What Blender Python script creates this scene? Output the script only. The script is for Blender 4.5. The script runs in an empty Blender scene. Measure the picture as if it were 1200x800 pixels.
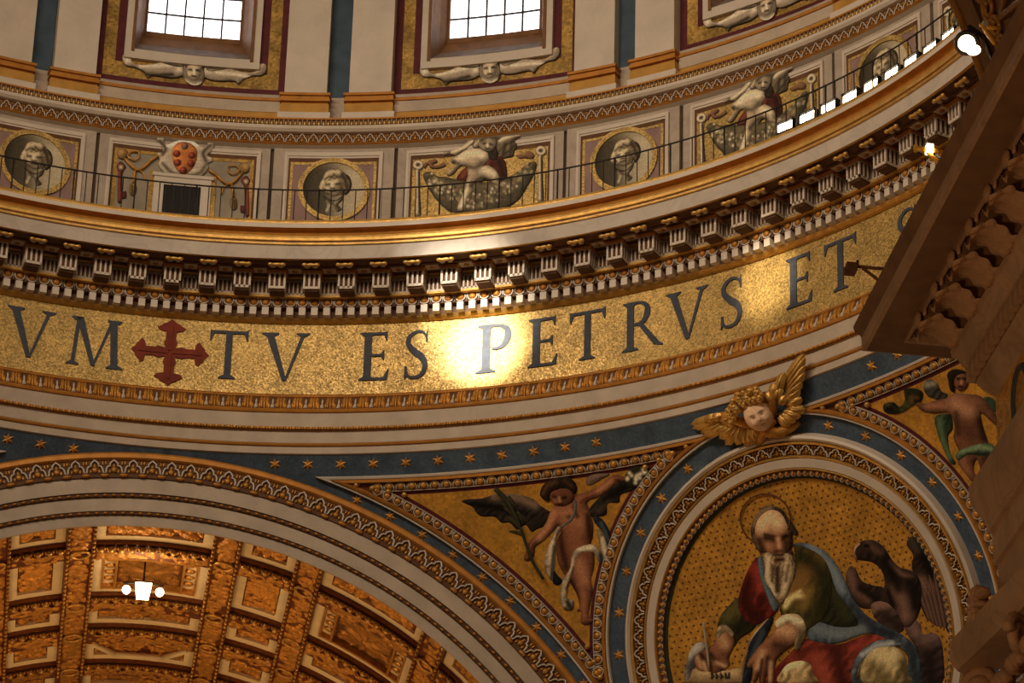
import bpy, math, random
import numpy as np
from mathutils import Matrix, Vector
random.seed(7); RNG = np.random.default_rng(7)
R_ = math.radians
scene = bpy.context.scene
COL = scene.collection

# ------------------------------------------------------------------ camera
CAM_O = np.array([-2.00138, -65.44331, 1.96808]); CAM_AZ, CAM_EL, CAM_ROLL, CAM_F = 0.13042429, 0.46440436, 0.028626, 4147.497
_f = np.array([math.sin(CAM_AZ)*math.cos(CAM_EL), math.cos(CAM_AZ)*math.cos(CAM_EL), math.sin(CAM_EL)])
_r = np.array([math.cos(CAM_AZ), -math.sin(CAM_AZ), 0.0]); _u = np.cross(_r, _f)
CAM_R = np.array([math.cos(CAM_ROLL)*_r+math.sin(CAM_ROLL)*_u, -math.sin(CAM_ROLL)*_r+math.cos(CAM_ROLL)*_u, _f])
cd = bpy.data.cameras.new('camera'); cam = bpy.data.objects.new('camera', cd); COL.objects.link(cam)
cd.sensor_width = 36.0; cd.lens = CAM_F/1200*36.0; cd.clip_start = 0.5; cd.clip_end = 600
m = Matrix.Identity(4)
for i in range(3):
    m[i][0] = CAM_R[0][i]; m[i][1] = CAM_R[1][i]; m[i][2] = -CAM_R[2][i]; m[i][3] = CAM_O[i]
cam.matrix_world = m
scene.camera = cam

# ------------------------------------------------------------------ world, lights, exposure
vs = scene.view_settings
vs.view_transform = 'Standard'; vs.look = 'None'; vs.gamma = 1.0; vs.use_curve_mapping = False
vs.exposure = 0.0
wd = bpy.data.worlds.new('world'); scene.world = wd; wd.use_nodes = True
wd.node_tree.nodes['Background'].inputs[0].default_value = (1.0, 0.62, 0.34, 1)
wd.node_tree.nodes['Background'].inputs[1].default_value = 0.085

def area_light(name, loc, target, sx, sy, power, col, spread=180):
    d = bpy.data.lights.new(name, 'AREA'); d.shape = 'RECTANGLE'; d.size = sx; d.size_y = sy
    d.energy = power; d.color = col; d.spread = R_(spread)
    o = bpy.data.objects.new(name, d); COL.objects.link(o); o.location = loc
    o.rotation_euler = (Vector(target)-Vector(loc)).to_track_quat('-Z', 'Y').to_euler()
    return o
def spot_light(name, loc, target, power, col, ang, blend, soft=0.3):
    d = bpy.data.lights.new(name, 'SPOT'); d.energy = power; d.color = col; d.spot_size = R_(ang)
    d.spot_blend = blend; d.shadow_soft_size = soft
    o = bpy.data.objects.new(name, d); COL.objects.link(o); o.location = loc
    o.rotation_euler = (Vector(target)-Vector(loc)).to_track_quat('-Z', 'Y').to_euler()
    return o
DAY = (1.0, 0.80, 0.58)
# daylight of the drum windows on the side of the dome behind the view
for a_, pw in ((135, 100), (157.5, 190), (180, 360), (202.5, 740), (225, 980), (247.5, 1080)):
    p = (21*math.sin(R_(a_)), 21*math.cos(R_(a_)), 57.5)
    area_light('window_daylight', p, (p[0]*-0.85+2, p[1]*-0.85+2, 48.0), 3.2, 6.0, pw, DAY, 110)
# sun shafts falling through that side's windows on to the frieze
def cyl(az, r, z): return (r*math.sin(R_(az)), r*math.cos(R_(az)), z)
spot_light('sun_shaft', cyl(202.5, 21.5, 58.5), cyl(23.6, 20.8, 44.45), 400000, (1.0, 0.92, 0.76), 3.4, 1.0, 0.15)
spot_light('sun_shaft', cyl(202.5, 21.5, 58.5), cyl(23.2, 20.8, 45.0), 140000, (1.0, 0.92, 0.76), 5.2, 1.0, 0.15)
spot_light('sun_shaft', cyl(196, 21.5, 58.5), cyl(46.6, 20.8, 44.6), 130000, (1.0, 0.84, 0.6), 3.2, 1.0, 0.15)
spot_light('sun_shaft', cyl(205, 21.5, 58.5), cyl(19.5, 19.3, 46.6), 26000, (1.0, 0.92, 0.8), 2.4, 1.0, 0.15)

# unseen warm fill added to brighten the nave cornice
area_light('nave_fill', (-6.0, -40.0, 9.0), (11.0, -22.0, 25.0), 3.0, 3.0, 190, (1.0, 0.62, 0.32), 80)
# assumed warm lights without fixtures, added unseen below the vault to brighten it
area_light('vault_fill', (-8.0, 29.0, 21.0), (1.0, 25.0, 39.0), 1.5, 8.0, 440, (1.0, 0.52, 0.18), 120)
area_light('vault_fill', (8.0, 29.0, 21.0), (-1.0, 25.0, 39.0), 1.5, 8.0, 320, (1.0, 0.52, 0.18), 120)

# ------------------------------------------------------------------ materials
def lin(c):
    return tuple(((x/255)/12.92 if x/255 <= 0.04045 else ((x/255+0.055)/1.055)**2.4) for x in c)
MATS = {}
def mat(name, col, rough=0.6, metal=0.0, var=0.15, scale=3.0, bump=0.0, bscale=None, rnd=0.0, cell=None, vein=None, spec=0.5):
    M = bpy.data.materials.new(name); M.use_nodes = True; nt = M.node_tree; N = nt.nodes; L = nt.links
    b = N['Principled BSDF']; b.inputs['Roughness'].default_value = rough; b.inputs['Metallic'].default_value = metal; b.inputs['Specular IOR Level'].default_value = spec
    tc = N.new('ShaderNodeTexCoord')
    nz = N.new('ShaderNodeTexNoise'); nz.inputs['Scale'].default_value = scale; nz.inputs['Detail'].default_value = 6
    L.new(tc.outputs['Object'], nz.inputs['Vector'])
    mr = N.new('ShaderNodeMapRange'); mr.inputs['From Min'].default_value = 0.25; mr.inputs['From Max'].default_value = 0.75
    mr.inputs['To Min'].default_value = 1-var; mr.inputs['To Max'].default_value = 1+var
    L.new(nz.outputs['Fac'], mr.inputs['Value'])
    val = mr.outputs['Result']
    def mul(a, bb):
        q = N.new('ShaderNodeMath'); q.operation = 'MULTIPLY'; L.new(a, q.inputs[0]); L.new(bb, q.inputs[1]); return q.outputs[0]
    def rng(src, lo, hi, f0=0.0, f1=1.0):
        q = N.new('ShaderNodeMapRange'); q.inputs['From Min'].default_value = f0; q.inputs['From Max'].default_value = f1
        q.inputs['To Min'].default_value = lo; q.inputs['To Max'].default_value = hi; L.new(src, q.inputs['Value']); return q.outputs['Result']
    if rnd:
        oi = N.new('ShaderNodeObjectInfo'); val = mul(val, rng(oi.outputs['Random'], 1-rnd, 1+rnd))
    hsrc = nz.outputs['Fac']
    if cell:
        vo = N.new('ShaderNodeTexVoronoi'); vo.inputs['Scale'].default_value = cell[0]
        L.new(tc.outputs['Object'], vo.inputs['Vector'])
        sp = N.new('ShaderNodeSeparateColor'); L.new(vo.outputs['Color'], sp.inputs[0])
        val = mul(val, rng(sp.outputs[0], 1-cell[1], 1+cell[1])); hsrc = sp.outputs[1]
        L.new(rng(sp.outputs[2], max(rough-0.15, 0.1), rough+0.2), b.inputs['Roughness'])
    if vein:
        n2 = N.new('ShaderNodeTexNoise'); n2.inputs['Scale'].default_value = vein[0]; n2.inputs['Detail'].default_value = 8
        n2.inputs['Distortion'].default_value = 2.5; L.new(tc.outputs['Object'], n2.inputs['Vector'])
        q = N.new('ShaderNodeMath'); q.operation = 'SUBTRACT'; L.new(n2.outputs['Fac'], q.inputs[0]); q.inputs[1].default_value = 0.5
        a = N.new('ShaderNodeMath'); a.operation = 'ABSOLUTE'; L.new(q.outputs[0], a.inputs[0])
        val = mul(val, rng(a.outputs[0], 1-vein[1], 1.0, 0.0, 0.06))
    vm = N.new('ShaderNodeVectorMath'); vm.operation = 'SCALE'; vm.inputs[0].default_value = col[:3]; L.new(val, vm.inputs['Scale'])
    L.new(vm.outputs['Vector'], b.inputs['Base Color'])
    if bump:
        bp = N.new('ShaderNodeBump'); bp.inputs['Strength'].default_value = bump; bp.inputs['Distance'].default_value = 0.05
        if bscale and not cell:
            n3 = N.new('ShaderNodeTexNoise'); n3.inputs['Scale'].default_value = bscale; n3.inputs['Detail'].default_value = 5
            L.new(tc.outputs['Object'], n3.inputs['Vector']); hsrc = n3.outputs['Fac']
        L.new(hsrc, bp.inputs['Height']); L.new(bp.outputs['Normal'], b.inputs['Normal'])
    MATS[name] = M
    return M
def emit(name, col, strength):
    M = bpy.data.materials.new(name); M.use_nodes = True; nt = M.node_tree; b = nt.nodes['Principled BSDF']
    b.inputs['Base Color'].default_value = (*col, 1); b.inputs['Emission Color'].default_value = (*col, 1)
    b.inputs['Emission Strength'].default_value = strength
    # a trace of unevenness, as in real diffusing glass
    nz = nt.nodes.new('ShaderNodeTexNoise'); nz.inputs['Scale'].default_value = 2.0
    mr = nt.nodes.new('ShaderNodeMapRange'); mr.inputs['To Min'].default_value = strength*0.92; mr.inputs['To Max'].default_value = strength*1.08
    nt.links.new(nz.outputs['Fac'], mr.inputs['Value']); nt.links.new(mr.outputs['Result'], b.inputs['Emission Strength'])
    MATS[name] = M
    return M
def painted(name, rough=0.55):
    """mosaic whose colour is laid tessera by tessera (colour attribute of the mesh)"""
    M = bpy.data.materials.new(name); M.use_nodes = True; nt = M.node_tree; N = nt.nodes; L = nt.links
    b = N['Principled BSDF']; b.inputs['Roughness'].default_value = rough; b.inputs['Specular IOR Level'].default_value = 0.15
    at = N.new('ShaderNodeAttribute'); at.attribute_name = 'Col'
    tc = N.new('ShaderNodeTexCoord'); vo = N.new('ShaderNodeTexVoronoi'); vo.inputs['Scale'].default_value = 28.0
    L.new(tc.outputs['Object'], vo.inputs['Vector'])
    sp = N.new('ShaderNodeSeparateColor'); L.new(vo.outputs['Color'], sp.inputs[0])
    mr = N.new('ShaderNodeMapRange'); mr.inputs['To Min'].default_value = 0.82; mr.inputs['To Max'].default_value = 1.18
    L.new(sp.outputs[0], mr.inputs['Value'])
    vm = N.new('ShaderNodeVectorMath'); vm.operation = 'SCALE'; L.new(at.outputs['Color'], vm.inputs[0]); L.new(mr.outputs['Result'], vm.inputs['Scale'])
    L.new(vm.outputs['Vector'], b.inputs['Base Color'])
    MATS[name] = M
    return M
mat('marble', (0.64, 0.54, 0.435), 0.45, var=0.10, scale=1.2, vein=(0.7, 0.04))
mat('marble_grey', (0.52, 0.415, 0.315), 0.5, var=0.14, scale=1.6, vein=(0.8, 0.05), spec=0.2)
mat('travertine', (0.45, 0.365, 0.285), 0.55, var=0.16, scale=2.2, vein=(0.9, 0.10), spec=0.2)
mat('fascia_grey', (0.54, 0.45, 0.365), 0.5, var=0.10, scale=1.4, vein=(0.6, 0.12))
mat('gilt', (0.66, 0.385, 0.10), 0.40, 0.6, var=0.22, scale=5.0, bump=0.25, bscale=30)
mat('gilt_dark', (0.42, 0.19, 0.035), 0.42, 0.5, var=0.25, scale=6.0, bump=0.3, bscale=25, rnd=0.12)
mat('gilt_old', (0.60, 0.28, 0.05), 0.46, 0.5, var=0.3, scale=7.0, bump=0.5, bscale=22, rnd=0.15)
mat('gold_mosaic', (0.52, 0.34, 0.105), 0.45, 0.45, var=0.22, scale=1.3, bump=0.5, cell=(26.0, 0.46))
mat('gold_ground', (0.60, 0.285, 0.035), 0.5, 0.3, var=0.30, scale=1.4, bump=0.3, cell=(14.0, 0.22))
mat('gold_field', (0.42, 0.25, 0.06), 0.42, 0.45, var=0.45, scale=1.5, bump=0.4, cell=(14.0, 0.3))
mat('ochre', (0.50, 0.26, 0.055), 0.5, 0.15, var=0.2, scale=2.5, spec=0.2)
mat('orange_paint', (0.48, 0.20, 0.036), 0.45, 0.25, var=0.2, scale=4.0, spec=0.2)
mat('brown_paint', (0.13, 0.055, 0.022), 0.6, var=0.3, scale=5.0, spec=0.2)
mat('soffit_shade', (0.12, 0.058, 0.030), 0.65, var=0.3, scale=5.0, spec=0.2)  # dark brown paints in the shade under the cornice and behind its dentils
mat('maroon', (0.10, 0.018, 0.022), 0.55, var=0.3, scale=4.0, spec=0.2)
mat('purple', (0.30, 0.185, 0.165), 0.55, var=0.25, scale=2.0, spec=0.2)
mat('blue', (0.070, 0.100, 0.140), 0.6, var=0.28, scale=2.0, cell=(18.0, 0.18), spec=0.2)
mat('blue_strip', (0.055, 0.085, 0.115), 0.6, var=0.3, scale=2.0, spec=0.2)
mat('letter', (0.060, 0.067, 0.085), 0.6, var=0.25, scale=6.0, spec=0.2)
mat('cross_red', (0.20, 0.030, 0.012), 0.6, var=0.3, scale=3.0, spec=0.2)
mat('iron', (0.022, 0.017, 0.015), 0.55, 0.3, var=0.2)
mat('wood', (0.20, 0.095, 0.04), 0.6, var=0.25, scale=3.0, spec=0.2)
mat('stone_dark', (0.17, 0.12, 0.09), 0.7, var=0.3, scale=3.0, spec=0.2)
mat('grisaille', (0.42, 0.355, 0.275), 0.6, var=0.22, scale=4.0)
mat('grisaille_dark', (0.15, 0.115, 0.08), 0.65, var=0.25, scale=4.0)
mat('niche', (0.33, 0.28, 0.21), 0.65, var=0.2, scale=2.0, spec=0.2)
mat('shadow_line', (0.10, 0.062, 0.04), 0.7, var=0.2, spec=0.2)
mat('dark_green', (0.035, 0.045, 0.025), 0.6, var=0.3, spec=0.2)
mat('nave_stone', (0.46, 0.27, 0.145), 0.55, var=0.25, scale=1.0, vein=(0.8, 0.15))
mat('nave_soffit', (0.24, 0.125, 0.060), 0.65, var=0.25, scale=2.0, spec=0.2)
mat('nave_leaf', (0.46, 0.25, 0.12), 0.6, var=0.3, scale=3.0, bump=0.5, bscale=14)
mat('cream', (0.88, 0.74, 0.48), 0.55, var=0.12, scale=2.0)
mat('vault_red', (0.19, 0.055, 0.012), 0.45, 0.35, var=0.3, scale=5.0, bump=0.4, bscale=18)  # red-brown, darkened further to paint shade into the cavities of the reliefs
mat('yellow_paint', (0.95, 0.50, 0.04), 0.4, var=0.1)
mat('black_paint', (0.012, 0.010, 0.010), 0.4, var=0.1, spec=0.2)
emit('sky_glass', (1.0, 0.97, 1.0), 3.2)
emit('flood_glass', (1.0, 0.80, 0.52), 16.0)
emit('lamp_glass', (1.0, 0.74, 0.42), 14.0)
painted('mosaic_paint'); painted('fresco', 0.65)

# ------------------------------------------------------------------ mesh helpers
def new_obj(name, data, parent=None):
    o = bpy.data.objects.new(name, data); COL.objects.link(o)
    if parent is not None: o.parent = parent
    return o
def tag(o, label=None, cat=None, group=None, kind=None):
    if label: o['label'] = label
    if cat: o['category'] = cat
    if group: o['group'] = group
    if kind: o['kind'] = kind
    return o
def empty(name, loc=(0, 0, 0), rot=None):
    o = new_obj(name, None); o.empty_display_size = 0.2; o.location = loc
    if rot is not None: o.rotation_euler = rot
    return o
class MB:
    def __init__(s): s.v = []; s.f = []; s.m = []; s.s = []
    def add(s, v, f, mi=0, sm=False):
        b = len(s.v); s.v += [tuple(x) for x in v]
        for q in f: s.f.append([i+b for i in q]); s.m.append(mi); s.s.append(sm)
    def box(s, c, d, mi=0, M=None, bev=0):
        x, y, z = (q/2 for q in d)
        V = [Vector((c[0]+a*x, c[1]+b*y, c[2]+e*z)) for e in (-1, 1) for b in (-1, 1) for a in (-1, 1)]
        if M is not None: V = [M @ v for v in V]
        s.add(V, [(0, 2, 3, 1), (4, 5, 7, 6), (0, 1, 5, 4), (2, 6, 7, 3), (0, 4, 6, 2), (1, 3, 7, 5)], mi)
    def tube(s, P, r, mi=0, n=6, closed=False, sm=True, ry=None):
        P = [Vector(p) for p in P]; k = len(P); rr = r if isinstance(r, (list, tuple)) else [r]*k
        rings = []; up0 = None
        for i in range(k):
            a = P[i-1] if (i > 0 or closed) else P[i]; b = P[(i+1) % k] if (i < k-1 or closed) else P[i]
            t = (b-a).normalized()
            if up0 is None:
                up0 = Vector((0, 1, 0)) if abs(t.y) < 0.9 else Vector((0, 0, 1))
            u = (up0-t*up0.dot(t)).normalized(); w = t.cross(u); up0 = u
            rings.append([P[i]+(u*math.cos(2*math.pi*j/n)*(ry or 1)+w*math.sin(2*math.pi*j/n))*rr[i] for j in range(n)])
        F = []
        for i in range(k if closed else k-1):
            for j in range(n):
                a = i*n+j; b = i*n+(j+1) % n; c = ((i+1) % k)*n+(j+1) % n; d = ((i+1) % k)*n+j; F.append((a, b, c, d))
        if not closed:
            F.append(tuple(range(n-1, -1, -1))); F.append(tuple((k-1)*n+j for j in range(n)))
        s.add([p for q in rings for p in q], F, mi, sm)
    def ell(s, c, r, mi=0, nu=8, nv=5, M=None):
        V = []; F = []
        for i in range(nv+1):
            th = math.pi*i/nv
            for j in range(nu):
                ph = 2*math.pi*j/nu
                V.append(Vector((r[0]*math.sin(th)*math.cos(ph), r[1]*math.sin(th)*math.sin(ph), r[2]*math.cos(th))))
        for i in range(nv):
            for j in range(nu):
                F.append((i*nu+j, (i+1)*nu+j, (i+1)*nu+(j+1) % nu, i*nu+(j+1) % nu))
        V = [(M @ v if M is not None else v)+Vector(c) for v in V]
        s.add(V, F, mi, True)
    def prism(s, P, y0, y1, mi=0, mside=None):
        """polygon in (x,z), from front y0 (towards the viewer) back to y1"""
        n = len(P)
        V = [(p[0], y0, p[1]) for p in P]+[(p[0], y1, p[1]) for p in P]
        s.add(V, [tuple(range(n))], mi)
        s.add(V, [(i, i+n, (i+1) % n+n, (i+1) % n) for i in range(n)], mi if mside is None else mside)
    def cbox(s, a0, a1, z0, z1, rb, rf, mi=0, step=0.9, ends=True):
        """curved slab on the drum: azimuths a0..a1 (deg), heights z0..z1, back radius rb, front radius rf"""
        n = max(1, int(math.ceil((a1-a0)/step))); V = []; F = []
        for i in range(n+1):
            a = R_(a0+(a1-a0)*i/n); sa, ca = math.sin(a), math.cos(a)
            V += [(rf*sa, rf*ca, z0), (rf*sa, rf*ca, z1), (rb*sa, rb*ca, z1), (rb*sa, rb*ca, z0)]
        for i in range(n):
            b = 4*i
            F += [(b, b+4, b+5, b+1), (b+1, b+5, b+6, b+2), (b+3, b+7, b+4, b), (b+2, b+6, b+7, b+3)]
        F += [(0, 1, 2, 3), (4*n+3, 4*n+2, 4*n+1, 4*n)]
        s.add(V, F, mi)
    def lathe(s, prof, mats, a0, a1, step=0.6, sm=False):
        """profile of (r, z), one material index per segment, swept about the dome's axis"""
        n = int(math.ceil((a1-a0)/step)); k = len(prof); V = []
        for i in range(n+1):
            a = R_(a0+(a1-a0)*i/n); sa, ca = math.sin(a), math.cos(a)
            V += [(r*sa, r*ca, z) for r, z in prof]
        b = len(s.v); s.v += V
        for i in range(n):
            for j in range(k-1):
                s.f.append([b+i*k+j, b+(i+1)*k+j, b+(i+1)*k+j+1, b+i*k+j+1]); s.m.append(mats[j]); s.s.append(sm)
    def mesh(s, name, mats):
        me = bpy.data.meshes.new(name); me.from_pydata(s.v, [], s.f)
        for q in mats: me.materials.append(MATS[q])
        me.polygons.foreach_set('material_index', s.m); me.polygons.foreach_set('use_smooth', s.s)
        me.update(); return me
    def build(s, name, mats, parent=None):
        return new_obj(name, s.mesh(name, mats if isinstance(mats, (list, tuple)) else [mats]), parent)
def put(name, me, parent, M):
    o = new_obj(name, me, parent); o.matrix_local = M; return o
def ring_M(az, r, z, tilt=0.0):
    """frame on the drum: x along the wall (to the right seen from inside), y outwards, z up"""
    a = R_(az); M = Matrix.Rotation(-a, 4, 'Z'); M.translation = (r*math.sin(a), r*math.cos(a), z)
    return M @ Matrix.Rotation(tilt, 4, 'X') if tilt else M
def structure(o, label, cat):
    return tag(o, label, cat, kind='structure')
def smooth_closed(P, k=4):
    P = np.array(P, float); n = len(P); out = []
    for i in range(n):
        p0, p1, p2, p3 = P[i-1], P[i], P[(i+1) % n], P[(i+2) % n]
        for t in np.arange(k)/k:
            out.append(0.5*((2*p1)+(-p0+p2)*t+(2*p0-5*p1+4*p2-p3)*t*t+(-p0+3*p1-3*p2+p3)*t**3))
    return np.array(out)
def smooth_open(P, k=4):
    P = [np.array(p, float) for p in P]; Q = [2*P[0]-P[1]]+P+[2*P[-1]-P[-2]]; out = []
    for i in range(1, len(Q)-2):
        p0, p1, p2, p3 = Q[i-1:i+3]
        for t in np.arange(k)/k:
            out.append(0.5*((2*p1)+(-p0+p2)*t+(2*p0-5*p1+4*p2-p3)*t*t+(-p0+3*p1-3*p2+p3)*t**3))
    out.append(Q[-2]); return np.array(out)
def seg_near(X, Y, P, closed=True):
    """nearest point on a polyline for arrays of points"""
    A = np.array(P); B = np.roll(A, -1, 0) if closed else A[1:]
    if not closed: A = A[:-1]
    bd = np.full(X.shape, 1e18); bx = np.zeros_like(X); by = np.zeros_like(X)
    for (ax, ay), (cx, cy) in zip(A, B):
        dx, dy = cx-ax, cy-ay; L2 = dx*dx+dy*dy
        if L2 < 1e-18: continue
        t = np.clip(((X-ax)*dx+(Y-ay)*dy)/L2, 0, 1); qx, qy = ax+t*dx, ay+t*dy
        d = (X-qx)**2+(Y-qy)**2; w = d < bd
        bd = np.where(w, d, bd); bx = np.where(w, qx, bx); by = np.where(w, qy, by)
    return np.sqrt(bd), bx, by
def inside(X, Y, P):
    A = np.array(P); B = np.roll(A, -1, 0); c = np.zeros(X.shape, bool)
    for (ax, ay), (bx, by) in zip(A, B):
        if ay == by: continue
        c ^= ((ay > Y) != (by > Y)) & (X < (bx-ax)*(Y-ay)/(by-ay)+ax)
    return c
def vnoise(X, Y, sc, seed=0):
    x = X/sc+seed*13.7; y = Y/sc+seed*7.3
    return (np.sin(x*1.7+np.sin(y*1.3+seed))+np.sin(y*2.1+np.sin(x*0.9+2*seed))+0.6*np.sin(3.3*x+2.7*y))/2.6
RELIEF, GAIN = 0.2, 1.75
def patch(name, parent, smap, P, col, strokes=(), h=0.05, lift=0.0, cell=1.0, hw=6.0, edge=0.35, var=0.10, smooth=4, material='mosaic_paint', seed=1, relief=None, gain=1.0):
    """one painted piece: outline P filled with a fine grid, swelling gently; smap(X,Y,height) gives world points.
    strokes = [(polyline, width, colour, strength)] laid over the ground colour"""
    Q = smooth_closed(P, smooth) if smooth > 1 else np.array(P, float)
    x0, y0 = Q.min(0)-cell; x1, y1 = Q.max(0)+cell
    nx = int((x1-x0)/cell)+2; ny = int((y1-y0)/cell)+2
    X, Y = np.meshgrid(x0+np.arange(nx)*cell, y0+np.arange(ny)*cell)
    ins = inside(X, Y, Q); d, bx, by = seg_near(X, Y, Q)
    qi = ins[:-1, :-1] | ins[1:, :-1] | ins[:-1, 1:] | ins[1:, 1:]
    use = np.zeros(X.shape, bool)
    for a, b in ((0, 0), (1, 0), (0, 1), (1, 1)): use[a:ny-1+a, b:nx-1+b] |= qi
    PX = np.where(ins, X, bx); PY = np.where(ins, Y, by); d = np.where(ins, d, 0)
    t = np.clip(d/hw, 0, 1); H = lift*RELIEF+0.004+h*RELIEF*np.sqrt(np.clip(1-(1-t)**2, 0, 1))
    C = np.ones(X.shape+(3,))*np.array(lin(col))
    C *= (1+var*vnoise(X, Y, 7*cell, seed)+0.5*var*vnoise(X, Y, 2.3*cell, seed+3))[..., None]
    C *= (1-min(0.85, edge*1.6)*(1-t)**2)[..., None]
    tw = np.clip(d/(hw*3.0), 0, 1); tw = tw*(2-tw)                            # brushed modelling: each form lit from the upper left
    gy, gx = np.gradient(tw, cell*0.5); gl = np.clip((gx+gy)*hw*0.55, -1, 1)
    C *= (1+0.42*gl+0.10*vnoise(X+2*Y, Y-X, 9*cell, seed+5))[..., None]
    nm0 = name.split('_')[-1]
    if nm0 in ('cloak', 'tunic', 'skirt', 'sleeve', 'drape', 'drapery', 'sash', 'cloth', 'fold', 'scarf', 'cuff', 'wing', 'body' if 'bird' in name else '-', 'hair', 'beard', 'curls', 'cloud'):
        th_ = {'wing': 0.9, 'hair': 0.5, 'beard': 0.15, 'cloud': 1.2}.get(nm0, 0.55+0.35*math.sin(3.1*len(P)))
        per = {'hair': 0.8, 'beard': 0.8, 'wing': 1.1}.get(nm0, 1.7)
        ph_ = (X*math.cos(th_)+Y*math.sin(th_))/per+1.6*vnoise(X, Y, 6*cell, seed+9)
        C *= (1+0.55*np.sin(ph_)*np.clip(0.55+vnoise(Y, X, 11*cell, seed+2), 0, 1))[..., None]
        if nm0 in ('hair', 'beard'): C *= (1+0.5*np.sin(X/0.75+1.5*np.sin(Y/1.9))*np.sin(Y/0.8+1.3*np.sin(X/2.1)))[..., None]
    for st in strokes:
        pl, w, c, al = st[:4]; w = w*1.5; al = min(1.0, al*1.25)
        pl = smooth_open(pl, 3) if len(pl) > 2 else np.array(pl, float)
        dd = seg_near(X, Y, pl, False)[0] if len(pl) > 1 else np.hypot(X-pl[0][0], Y-pl[0][1])
        lc = np.array(lin(c)); cc = lc*np.clip((lc.mean()/np.mean(lin(col)))**0.35, 0.55, 1.12)
        k = (al*np.exp(-(dd/w)**2))[..., None]; C = C*(1-k)+cc*k
    C = C*0.8+0.2*C.mean(-1, keepdims=True)
    if relief is not None: H = H+relief(X, Y)
    idx = -np.ones(X.shape, int); idx[use] = np.arange(use.sum())
    V = smap(PX[use], PY[use], H[use])
    jj, ii = np.nonzero(qi)
    F = np.stack([idx[jj, ii], idx[jj, ii+1], idx[jj+1, ii+1], idx[jj+1, ii]], 1)
    me = bpy.data.meshes.new(name); me.vertices.add(len(V)); me.vertices.foreach_set('co', V.astype(np.float32).ravel())
    me.loops.add(F.size); me.loops.foreach_set('vertex_index', F.astype(np.int32).ravel())
    me.polygons.add(len(F)); me.polygons.foreach_set('loop_start', np.arange(0, F.size, 4, dtype=np.int32))
    me.polygons.foreach_set('use_smooth', np.ones(len(F), bool))
    me.materials.append(MATS[material]); me.update(calc_edges=True)
    ca = me.color_attributes.new('Col', 'FLOAT_COLOR', 'POINT')
    ca.data.foreach_set('color', np.concatenate([np.clip((np.clip(C[use], 0, 1)*GAIN)**1.18, 0, 0.92), np.ones((use.sum(), 1))], 1).astype(np.float32).ravel())
    return new_obj(name, me, parent)
# ------------------------------------------------------------------ surfaces on which the decoration lies
ZC, ARCH_Y, R_SPH, R_ARCH_O, R_ARCH_I = 27.025, 20.794, 25.175, 14.19, 12.195
def rays(U, V):
    d = np.stack([(U-600)/CAM_F, -(V-400)/CAM_F, np.ones_like(U)], -1) @ CAM_R
    return d/np.linalg.norm(d, axis=-1, keepdims=True)
def wall_map(r):
    """sketch coordinates -> drum wall of radius r, raised inwards by H"""
    def f(U, V, H):
        U = np.asarray(U, float); V = np.asarray(V, float)
        d = rays(U, V); o = CAM_O; a = d[..., 0]**2+d[..., 1]**2; b = o[0]*d[..., 0]+o[1]*d[..., 1]; c = o[0]**2+o[1]**2-r*r
        t = (-b+np.sqrt(b*b-a*c))/a; P = o+t[..., None]*d
        k = (r-H)/r; P[..., 0] *= k; P[..., 1] *= k
        return P
    return f
def sph_map():
    """sketch coordinates -> spherical pendentive, raised inwards by H"""
    cc = np.array([0, 0, ZC])
    def f(U, V, H):
        U = np.asarray(U, float); V = np.asarray(V, float)
        d = rays(U, V); o = CAM_O-cc; b = d@o; t = -b+np.sqrt(b*b-o@o+R_SPH**2); P = o+t[..., None]*d
        return cc+P*((R_SPH-H)/R_SPH)[..., None] if np.ndim(H) else cc+P*((R_SPH-H)/R_SPH)
    return f
def crop(x0, y0, s):
    return lambda P: [(x0+p[0]/s, y0+p[1]/s) for p in P]
def cst(cf, S, s):
    return [(cf(q[0]), q[1]/s, q[2], q[3]) for q in S]
def rot_tree(o, dz, parent):
    c = o.copy(); COL.objects.link(c); c.parent = parent
    if parent is o.parent: c.matrix_local = Matrix.Rotation(-R_(dz), 4, 'Z') @ o.matrix_local
    for ch in list(o.children): rot_tree2(ch, c)
    return c
def rot_tree2(o, parent):
    c = o.copy(); COL.objects.link(c); c.parent = parent
    for ch in list(o.children): rot_tree2(ch, c)

A0, A1 = -26.0, 84.0
# ------------------------------------------------------------------ drum wall, pilasters, window bays
b = MB()
b.lathe([(21.75, 52.9), (21.75, 53.06)], [0], A0, A1)                     # foot of the recess
wins = (0.0, 22.5, 45.0)
edges = [A0]
for w in wins: edges += [w-4.45, w+4.45]
edges.append(A1)
for i in range(0, len(edges), 2): b.cbox(edges[i], edges[i+1], 53.0, 61.5, 23.2, 21.72, 0)
for w in wins:
    b.cbox(w-4.45, w+4.45, 53.0, 54.1, 23.2, 21.72, 0); b.cbox(w-4.45, w+4.45, 60.2, 61.5, 23.2, 21.72, 0)
drum = b.build('wall_drum', ['stone_dark'])
structure(drum, 'drum wall of the dome with coupled marble pilasters and gold mosaic window bays', 'wall')
def dpart(name, mb, mats, parent=None): return mb.build(name, mats, parent or drum)

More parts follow.
